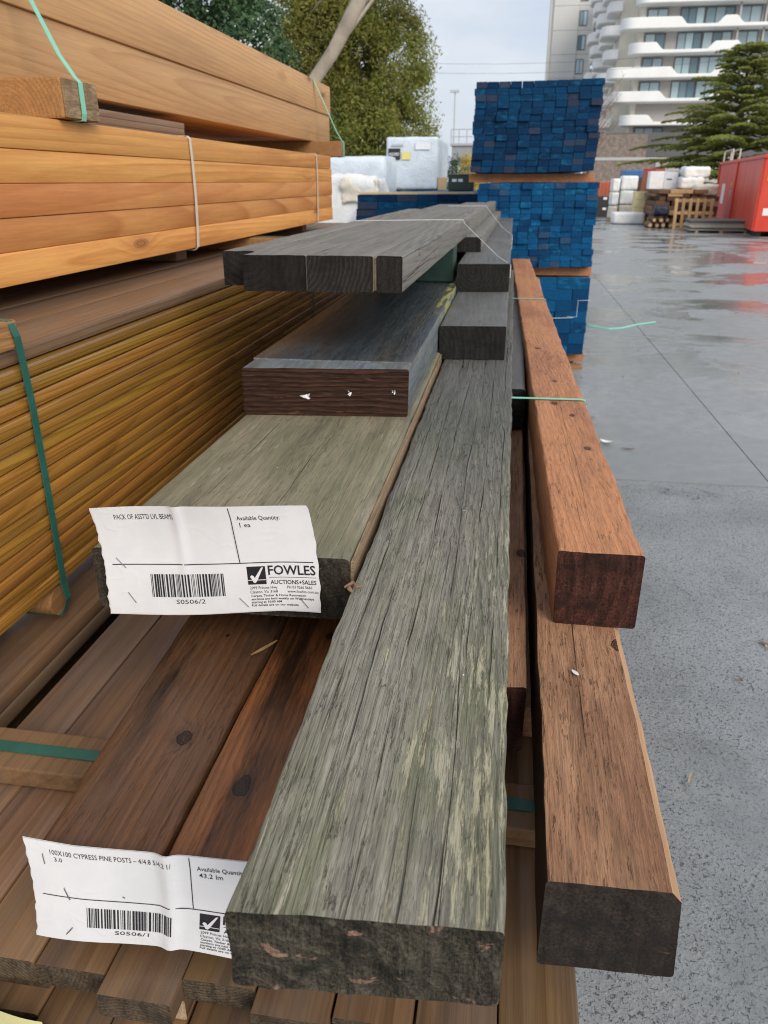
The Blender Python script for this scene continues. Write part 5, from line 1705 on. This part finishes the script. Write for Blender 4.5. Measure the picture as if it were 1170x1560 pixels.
tower = thing('apartment_tower', 'plain grey concrete tower with one column of windows, left of the white block', 'building', (0, 170, 0))
M['tower'] = plain('tower_concrete', (0.60, 0.585, 0.56), 0.75, 0.04, 0.2)
for k in range(9):
    MB().bbox(5.15, 9.75, 0, 9, 3.9 * k + 0.02, 3.9 * k + 3.88, 0.03).build('wall_panel', M['tower'], tower)
    MB().bbox(9.78, 12.6, 0.2, 9, 3.9 * k + 0.02, 3.9 * k + 3.88, 0.03).build('wall_panel', M['tower'], tower)
    window(tower, 9.9, 11.3, 3.9 * k + 0.7, 3.9 * k + 3.1, 0.16, 2)
MB().box(4.6, 5.13, 0.6, 9, 0, 34.5).build('side_wall', M['cream_wall'], tower)
MB().box(4.5, 12.7, -0.2, 9.2, 35.12, 35.8).build('roof', M['tower'], tower)
for k in range(8):
    MB().box(12.63, 13.4, 1.0, 6, 3.9 * k + 0.5, 3.9 * k + 1.6).build('balcony', plain('balcony_grey', (0.3, 0.3, 0.3)) if k == 0 else bpy.data.materials['balcony_grey'], tower)

shed = thing('grey_shed', 'small grey building with a flat roof left of the blue stack', 'building', (-2.75, 46, 0))
MB().box(-0.75, 1.0, 0, 5, 0, 3.3).build('wall', plain('grey_cladding', (0.30, 0.31, 0.33), 0.6), shed)
MB().box(-0.85, 1.1, -0.1, 5.1, 3.303, 3.42).build('roof', plain('grey_roof', (0.40, 0.41, 0.42), 0.6), shed)
mb = MB()
for k in range(5):
    mb.tube([(-0.8 + 0.42 * k, 0, 3.42), (-0.8 + 0.42 * k, 0, 4.1)], 0.02, 4)
for z in (3.75, 4.1):
    mb.tube([(-0.8, 0, z), (0.9, 0, z)], 0.02, 4)
mb.build('roof_rail', plain('rail_grey', (0.4, 0.42, 0.44), 0.5), shed)
window(shed, -0.45, 0.2, 1.9, 2.6, 0.0, 2, 0.05)

mast = thing('light_mast', 'thin pale light mast standing against the sky', 'mast', (-4.45, 60, 0))
MB().tube([(0, 0, 0), (0, 0, 7.2)], [0.09, 0.05], 6).build('pole', plain('galvanised', (0.50, 0.52, 0.53), 0.5), mast)
MB().box(-0.35, 0.25, -0.15, 0.15, 7.15, 7.3).build('lamp_head', bpy.data.materials['galvanised'], mast)
for z, s in ((11.9, 1.3), (11.1, 1.2)):
    pts = [(-22 + 4 * k, 75, z - s * (1 - ((k - 5.5) / 5.5) ** 2)) for k in range(12)]
    o = MB().tube(pts, 0.011, 4).build('power_line', plain('cable', (0.12, 0.12, 0.13)) if z > 11.5 else bpy.data.materials['cable'])
    tag(o, 'thin overhead cable across the sky, %s of two' % ('upper' if z > 11.5 else 'lower'), 'cable')

# ------------------------------------------------------------------ the far side of the yard
M['red'] = None


def red_mat():
    n = NT('red_painted_steel')
    p = n.coord()
    f = n.noise(n.vm('MULTIPLY', p, (1.5, 1.5, 0.5)), 1.0, 5, 0.65)
    col = n.mix(n.ramp(f, 0.35, 0.7), (0.66, 0.050, 0.030), (0.74, 0.105, 0.06))
    ru = n.ramp(n.noise(p, 2.4, 6, 0.7), 0.62, 0.70, 0, 0.4)
    col = n.mix(ru, col, (0.30, 0.06, 0.035))
    return n.done(col, 0.45, n.bump(f, 0.004), 0.4)


M['red'] = red_mat()
M['sticker'] = plain('white_sticker', (0.85, 0.84, 0.82), 0.5, 0.03)
M['sticker_orange'] = plain('orange_sticker', (0.85, 0.33, 0.03), 0.5, 0.03)
bn = thing('skip_bin', 'big red steel skip bin with white and orange stickers at the right edge', 'skip bin', (7.16, 26.0, 0.0065), -0.118)
mb = MB()
mb.box(0, 0.06, 0, 11.2, 0.16, 2.16)
mb.box(2.34, 2.40, 0, 11.2, 0.16, 2.16)
mb.box(0.06, 2.34, 0.0, 0.06, 0.16, 2.16)
mb.box(0.06, 2.34, 11.14, 11.2, 0.16, 2.16)
mb.box(0.06, 2.34, 0.06, 11.14, 0.16, 0.22)
mb.build('body', M['red'], bn)
MB().bbox(-0.05, 0.09, -0.05, 11.25, 2.162, 2.27, 0.02).build('rim', M['red'], bn)
MB().bbox(2.31, 2.45, -0.05, 11.25, 2.162, 2.27, 0.02).build('rim', M['red'], bn)
MB().bbox(0.092, 2.308, -0.05, 0.09, 2.162, 2.27, 0.02).build('rim', M['red'], bn)
for y in (0.02, 5.6, 11.1):
    MB().bbox(-0.055, -0.001, y, y + 0.10, 0.17, 2.16, 0.01).build('rib', M['red'], bn)
MB().bbox(0.1, 0.25, 0.2, 11, 0.0, 0.158, 0.01).build('skid', M['black'], bn)
MB().bbox(2.1, 2.25, 0.2, 11, 0.0, 0.158, 0.01).build('skid', M['black'], bn)
MB().bbox(-0.012, -0.001, 8.6, 9.5, 0.72, 1.45, 0.005).build('sticker', M['sticker'], bn)
MB().bbox(-0.012, -0.001, 6.55, 7.0, 1.33, 1.50, 0.003).build('sticker', M['sticker_orange'], bn)
MB().bbox(-0.012, -0.001, 6.5, 7.0, 1.02, 1.25, 0.003).build('sticker', plain('pink_sticker', (0.75, 0.35, 0.33)), bn)
MB().bbox(0.12, 0.55, -0.012, -0.001, 1.55, 1.72, 0.003).build('sticker', M['sticker_orange'], bn)
MB().bbox(0.12, 0.17, -0.012, -0.001, 1.72, 1.86, 0.003).build('sticker', M['sticker_orange'], bn)
MB().bbox(0.16, 0.55, -0.012, -0.001, 0.60, 0.80, 0.003).build('sticker', M['sticker'], bn)
mb = MB()
for y in (8.2, 10.9):
    for x in (0.05, 0.30):
        mb.tube([(x, y, 2.27), (x, y, 2.66)], 0.03, 5)
mb.tube([(0.05, 8.2, 2.66), (0.05, 10.9, 2.66)], 0.03, 5)
mb.tube([(0.30, 8.2, 2.66), (0.30, 10.9, 2.66)], 0.03, 5)
mb.build('guard_rail', plain('galvanised_rail', (0.6, 0.6, 0.55), 0.5), bn)

sh = thing('sheet_stack', 'low stack of pale weathered sheets on the concrete before the red skip bin', 'stack', (5.72, 28.0, 0.0065), -0.05)
mts = [plain('sheet_grey', (0.33, 0.33, 0.28), 0.6), plain('sheet_pale', (0.50, 0.48, 0.38), 0.6), plain('sheet_dark', (0.14, 0.14, 0.13), 0.6)]
z = 0.06
for k in range(7):
    t = (0.035, 0.05, 0.03, 0.06, 0.03, 0.04, 0.05)[k]
    MB().bbox(0.02 * (k % 3), 1.95 - 0.03 * (k % 2), 0.03 * (k % 2), 1.3, z, z + t, 0.004).build('sheet', mts[(k * 2 + k // 3) % 3], sh)
    z += t + 0.004
for x in (0.2, 0.95, 1.7):
    MB().bbox(x, x + 0.09, 0.02, 1.28, 0, 0.058, 0.004).build('bearer', M['pale'], sh)

M['pallet'] = wood('pallet_wood', (0.58, 0.38, 0.19), (0.42, 0.24, 0.10), (0.15, 0.08, 0.04), ring=60, ringmix=0.5, fibre=0.25, objvar=0.25, rough=0.7)
pl = thing('wooden_pallet', 'wooden pallet standing on edge against the brown timber pile', 'pallet', (5.55, 30.0, 0.0065))
for k in range(6):
    x = 0.0 + 0.235 * k
    MB().bbox(x, x + 0.10, 0.0, 0.025, 0.0, 1.0, 0.004, M=Matrix.Rotation(-0.10, 4, 'X')).build('slat', M['pallet'], pl)
for z in (0.10, 0.48, 0.88):
    MB().bbox(-0.02, 1.32, 0.027, 0.115, z, z + 0.10, 0.004, M=Matrix.Rotation(-0.10, 4, 'X')).build('rail', M['pallet'], pl)

M['darkwood'] = wood('dark_old_timber', (0.17, 0.095, 0.055), (0.09, 0.05, 0.03), (0.03, 0.02, 0.015), ring=60, ringmix=0.5, fibre=0.3, objvar=0.5, rough=0.65)
dp = thing('timber_pile', 'untidy pile of dark brown timbers in the far yard', 'timber pile', (5.0, 31.5, 0.0065))
rg = random.Random(31)
z = 0.0
for k in range(9):
    t = rg.choice((0.10, 0.14, 0.17))
    nb = rg.randint(3, 5)
    xx = rg.uniform(-0.05, 0.25)
    for j in range(nb):
        wdt = rg.uniform(0.2, 0.55)
        if xx + wdt > 1.95:
            break
        MB().bbox(xx, xx + wdt, rg.uniform(-0.2, 0.1), 2.6 + rg.uniform(-.3, .3), z, z + t - 0.008, 0.008, M=Matrix.Rotation(rg.uniform(-0.02, 0.02), 4, 'Z')).build('timber', M['darkwood'] if rg.random() < 0.75 else M['pallet'], dp)
        xx += wdt + rg.uniform(0.01, 0.08)
    z += t
DPZ = z
lg = thing('timber_bundle', 'short bundle of round brown poles with pale ends at the foot of the pile', 'bundle', (4.85, 30.4, 0.0065))
for k, (x, z, r) in enumerate(((0.0, 0.10, 0.10), (0.24, 0.09, 0.09), (0.45, 0.10, 0.10), (0.70, 0.09, 0.09), (0.12, 0.27, 0.09), (0.36, 0.27, 0.10), (0.58, 0.27, 0.09))):
    a = MB().tube([(x, 0, z), (x, 0.9, z)], r * 0.97, 10).build('pole', M['darkwood'], lg, smooth=50)
    MB().tube([(x, -0.012, z), (x, -0.0005, z)], r * 0.62, 8).build('pole_end', M['pale'], a)
bl = lumpy('tarpaulin_bundle', 5.0, 5.5, 30.75, 31.2, 0.415, 0.75, plain('navy_tarp', (0.02, 0.03, 0.06), 0.5, 0.2, 4), None, 0.05, 12, 8, 0.08, 4)
tag(bl, 'dark navy tarpaulin bundle on the round poles', 'bundle')
rl = lumpy('wrapped_roll', 3.85, 5.05, 33.0, 33.9, 0.0, 0.44, M['wrap_white'], None, 0.012, 14, 10, 0.09, 2)
tag(rl, 'long white wrapped roll lying on the concrete in the far yard', 'roll')
for k, (x0, x1, z1, lab) in enumerate(((3.92, 4.22, 1.66, 'narrow tall white wrapped bundle, left of the pair beyond the roll'), (4.27, 4.92, 1.76, 'broad tall white wrapped bundle, right of the pair beyond the roll'))):
    t = thing('wrapped_pack', lab, 'wrapped pack', ((x0 + x1) / 2, 35, 0.0065))
    zz = 0.12
    hh = (z1 - 0.12) / 3
    for q in range(3):
        lumpy('wrap', -(x1 - x0) / 2, (x1 - x0) / 2, 0, 0.9, zz, zz + hh - 0.02, M['wrap_white'] if q else M['wrap_cream'], t, 0.02, 20 + k * 3 + q, 8, 0.06, 3)
        zz += hh
    MB().bbox(-(x1 - x0) / 2, (x1 - x0) / 2, 0.0, 0.85, 0.0, 0.11, 0.006).build('pallet_base', M['pallet'], t)
ys = thing('box_stack', 'stack of pale yellow boxes between the white bundles and the timber pile', 'stack', (5.0, 33.7, 0.0065))
for q in range(4):
    MB().bbox(-0.33, 0.33 - 0.06 * (q == 3), 0, 0.6, 0.02 + 0.29 * q, 0.02 + 0.29 * q + 0.282, 0.012).build('carton', plain('pale_yellow_card', (0.72, 0.60, 0.33), 0.7) if q == 0 else bpy.data.materials['pale_yellow_card'], ys)
MB().bbox(-0.33, 0.33, 0.0, 0.6, 0.0, 0.018, 0.002).build('pallet_base', M['pallet'], ys)
bs = thing('plank_stack', 'brown leaning boards behind the pale yellow boxes', 'stack', (5.0, 35.2, 0.0065))
for q in range(4):
    MB().bbox(-0.25 + 0.13 * q, -0.15 + 0.13 * q, 0, 0.05, 0, 1.6 + 0.08 * q, 0.005, M=Matrix.Rotation(0.05, 4, 'Y')).build('plank', M['darkwood'], bs)
gb = thing('white_cabinet', 'grey white boxy cabinet on the far end of the dark timber pile', 'cabinet', (5.58, 33.15, DPZ + 0.0065))
MB().bbox(-0.52, 0.0, 0, 0.6, 0, 0.62, 0.015).build('body', plain('cabinet_white', (0.80, 0.80, 0.80), 0.4), gb)
MB().bbox(0.003, 0.52, 0, 0.6, 0, 0.60, 0.015).build('side_unit', plain('cabinet_grey', (0.62, 0.65, 0.70), 0.4), gb)
MB().bbox(0.1, 0.3, -0.012, -0.001, 0.32, 0.36, 0.002).build('handle', M['black'], gb)
wb_ = [(6.10, 6.95, 32.6, DPZ + 0.0, 0.42, 'wrap_white', 'lower white wrapped bag beside the grey white cabinet'), (6.2, 7.15, 32.7, DPZ + 0.40, 0.38, 'wrap_white', 'upper white wrapped bag, highest thing on the timber pile'),
       (6.55, 7.4, 32.0, DPZ - 0.22, 0.40, 'wrap_cream', 'cream coloured bag in front of the white bags')]
rk = thing('timber_pile', 'brown timber pile beside the red skip bin, under the white bags', 'timber pile', (6.1, 31.9, 0.0065))
for k in range(6):
    for j in range(3):
        zt = (DPZ - 0.235) / 6
        MB().bbox(0.02 + 0.44 * j, 0.43 + 0.44 * j, 0.02 * (k % 3), 1.5, zt * k, zt * (k + 1) - 0.006, 0.006).build('timber', M['darkwood'] if (j + k) % 3 else M['pallet'], rk)
MB().bbox(-0.0, 0.85, 0.62, 1.5, DPZ - 0.2345, DPZ - 0.007, 0.006).build('timber', M['darkwood'], rk)
for k, (x0, x1, y, z, h, mt, lab) in enumerate(wb_):
    o = lumpy('wrapped_bag', x0, x1, y, y + 0.8, z, z + h, M[mt], None, 0.05, 50 + k, 9, 0.1, 2.6)
    tag(o, lab, 'bag')
o = thing('blue_container', 'blue steel container behind the white bundles', 'container', (6.0, 45, 0.0065))
MB().bbox(-0.43, 0.5, 0, 2, 0, 2.08, 0.03).build('body', plain('blue_steel', (0.05, 0.16, 0.36), 0.5), o)
for k in range(5):
    MB().box(-0.36 + 0.17 * k, -0.30 + 0.17 * k, -0.03, -0.002, 0.1, 2.0).build('rib', bpy.data.materials['blue_steel'], o)
o = thing('red_crate', 'red slatted crate showing above the grey white cabinet', 'crate', (6.62, 42, 0.0065))
mb = MB().bbox(-0.45, 0.45, 0, 1, 0, 1.84, 0.02)
mb.build('body', plain('red_crate_paint', (0.45, 0.04, 0.035), 0.5), o)
for k in range(4):
    MB().bbox(-0.45, 0.45, -0.02, 1.0, 1.86 + 0.065 * k, 1.90 + 0.065 * k, 0.005).build('slat', bpy.data.materials['red_crate_paint'], o)
for x in (-0.44, 0.38):
    MB().box(x, x + 0.06, 0.0, 0.06, 1.841, 2.12).build('post', bpy.data.materials['red_crate_paint'], o)
o = thing('shipping_container', 'faded orange container between the blue stack and the white bundles', 'container', (4.55, 45, 0.0065))
MB().bbox(-0.6, 0.5, 0, 3, 0, 1.52, 0.03).build('body', plain('faded_orange_steel', (0.46, 0.12, 0.055), 0.6), o)
for k in range(6):
    MB().box(-0.55 + 0.18 * k, -0.48 + 0.18 * k, -0.03, -0.002, 0.1, 1.45).build('rib', bpy.data.materials['faded_orange_steel'], o)
M['crate_black'] = plain('black_crate', (0.03, 0.028, 0.027), 0.6)
for k in range(2):
    o = thing('storage_crate', 'black crate with white marks before the orange container, %s of two' % ('lower' if k == 0 else 'upper'), 'crate', (4.35, 40, 0.0065 + 0.45 * k))
    MB().bbox(-0.45, 0.3, 0, 1, 0, 0.445, 0.02).build('body', M['crate_black'], o)
    for x in (-0.22, 0.05):
        MB().box(x, x + 0.16, -0.006, -0.002, 0.30, 0.40).build('white_mark', M['sticker'], o)
o = MB().bbox(5.6, 6.6, 29.55, 29.6, 0.0065, 0.09, 0.004).build('timber_stick', M['pale'])
tag(o, 'pale offcut lying on the concrete in front of the standing pallet', 'timber stick')
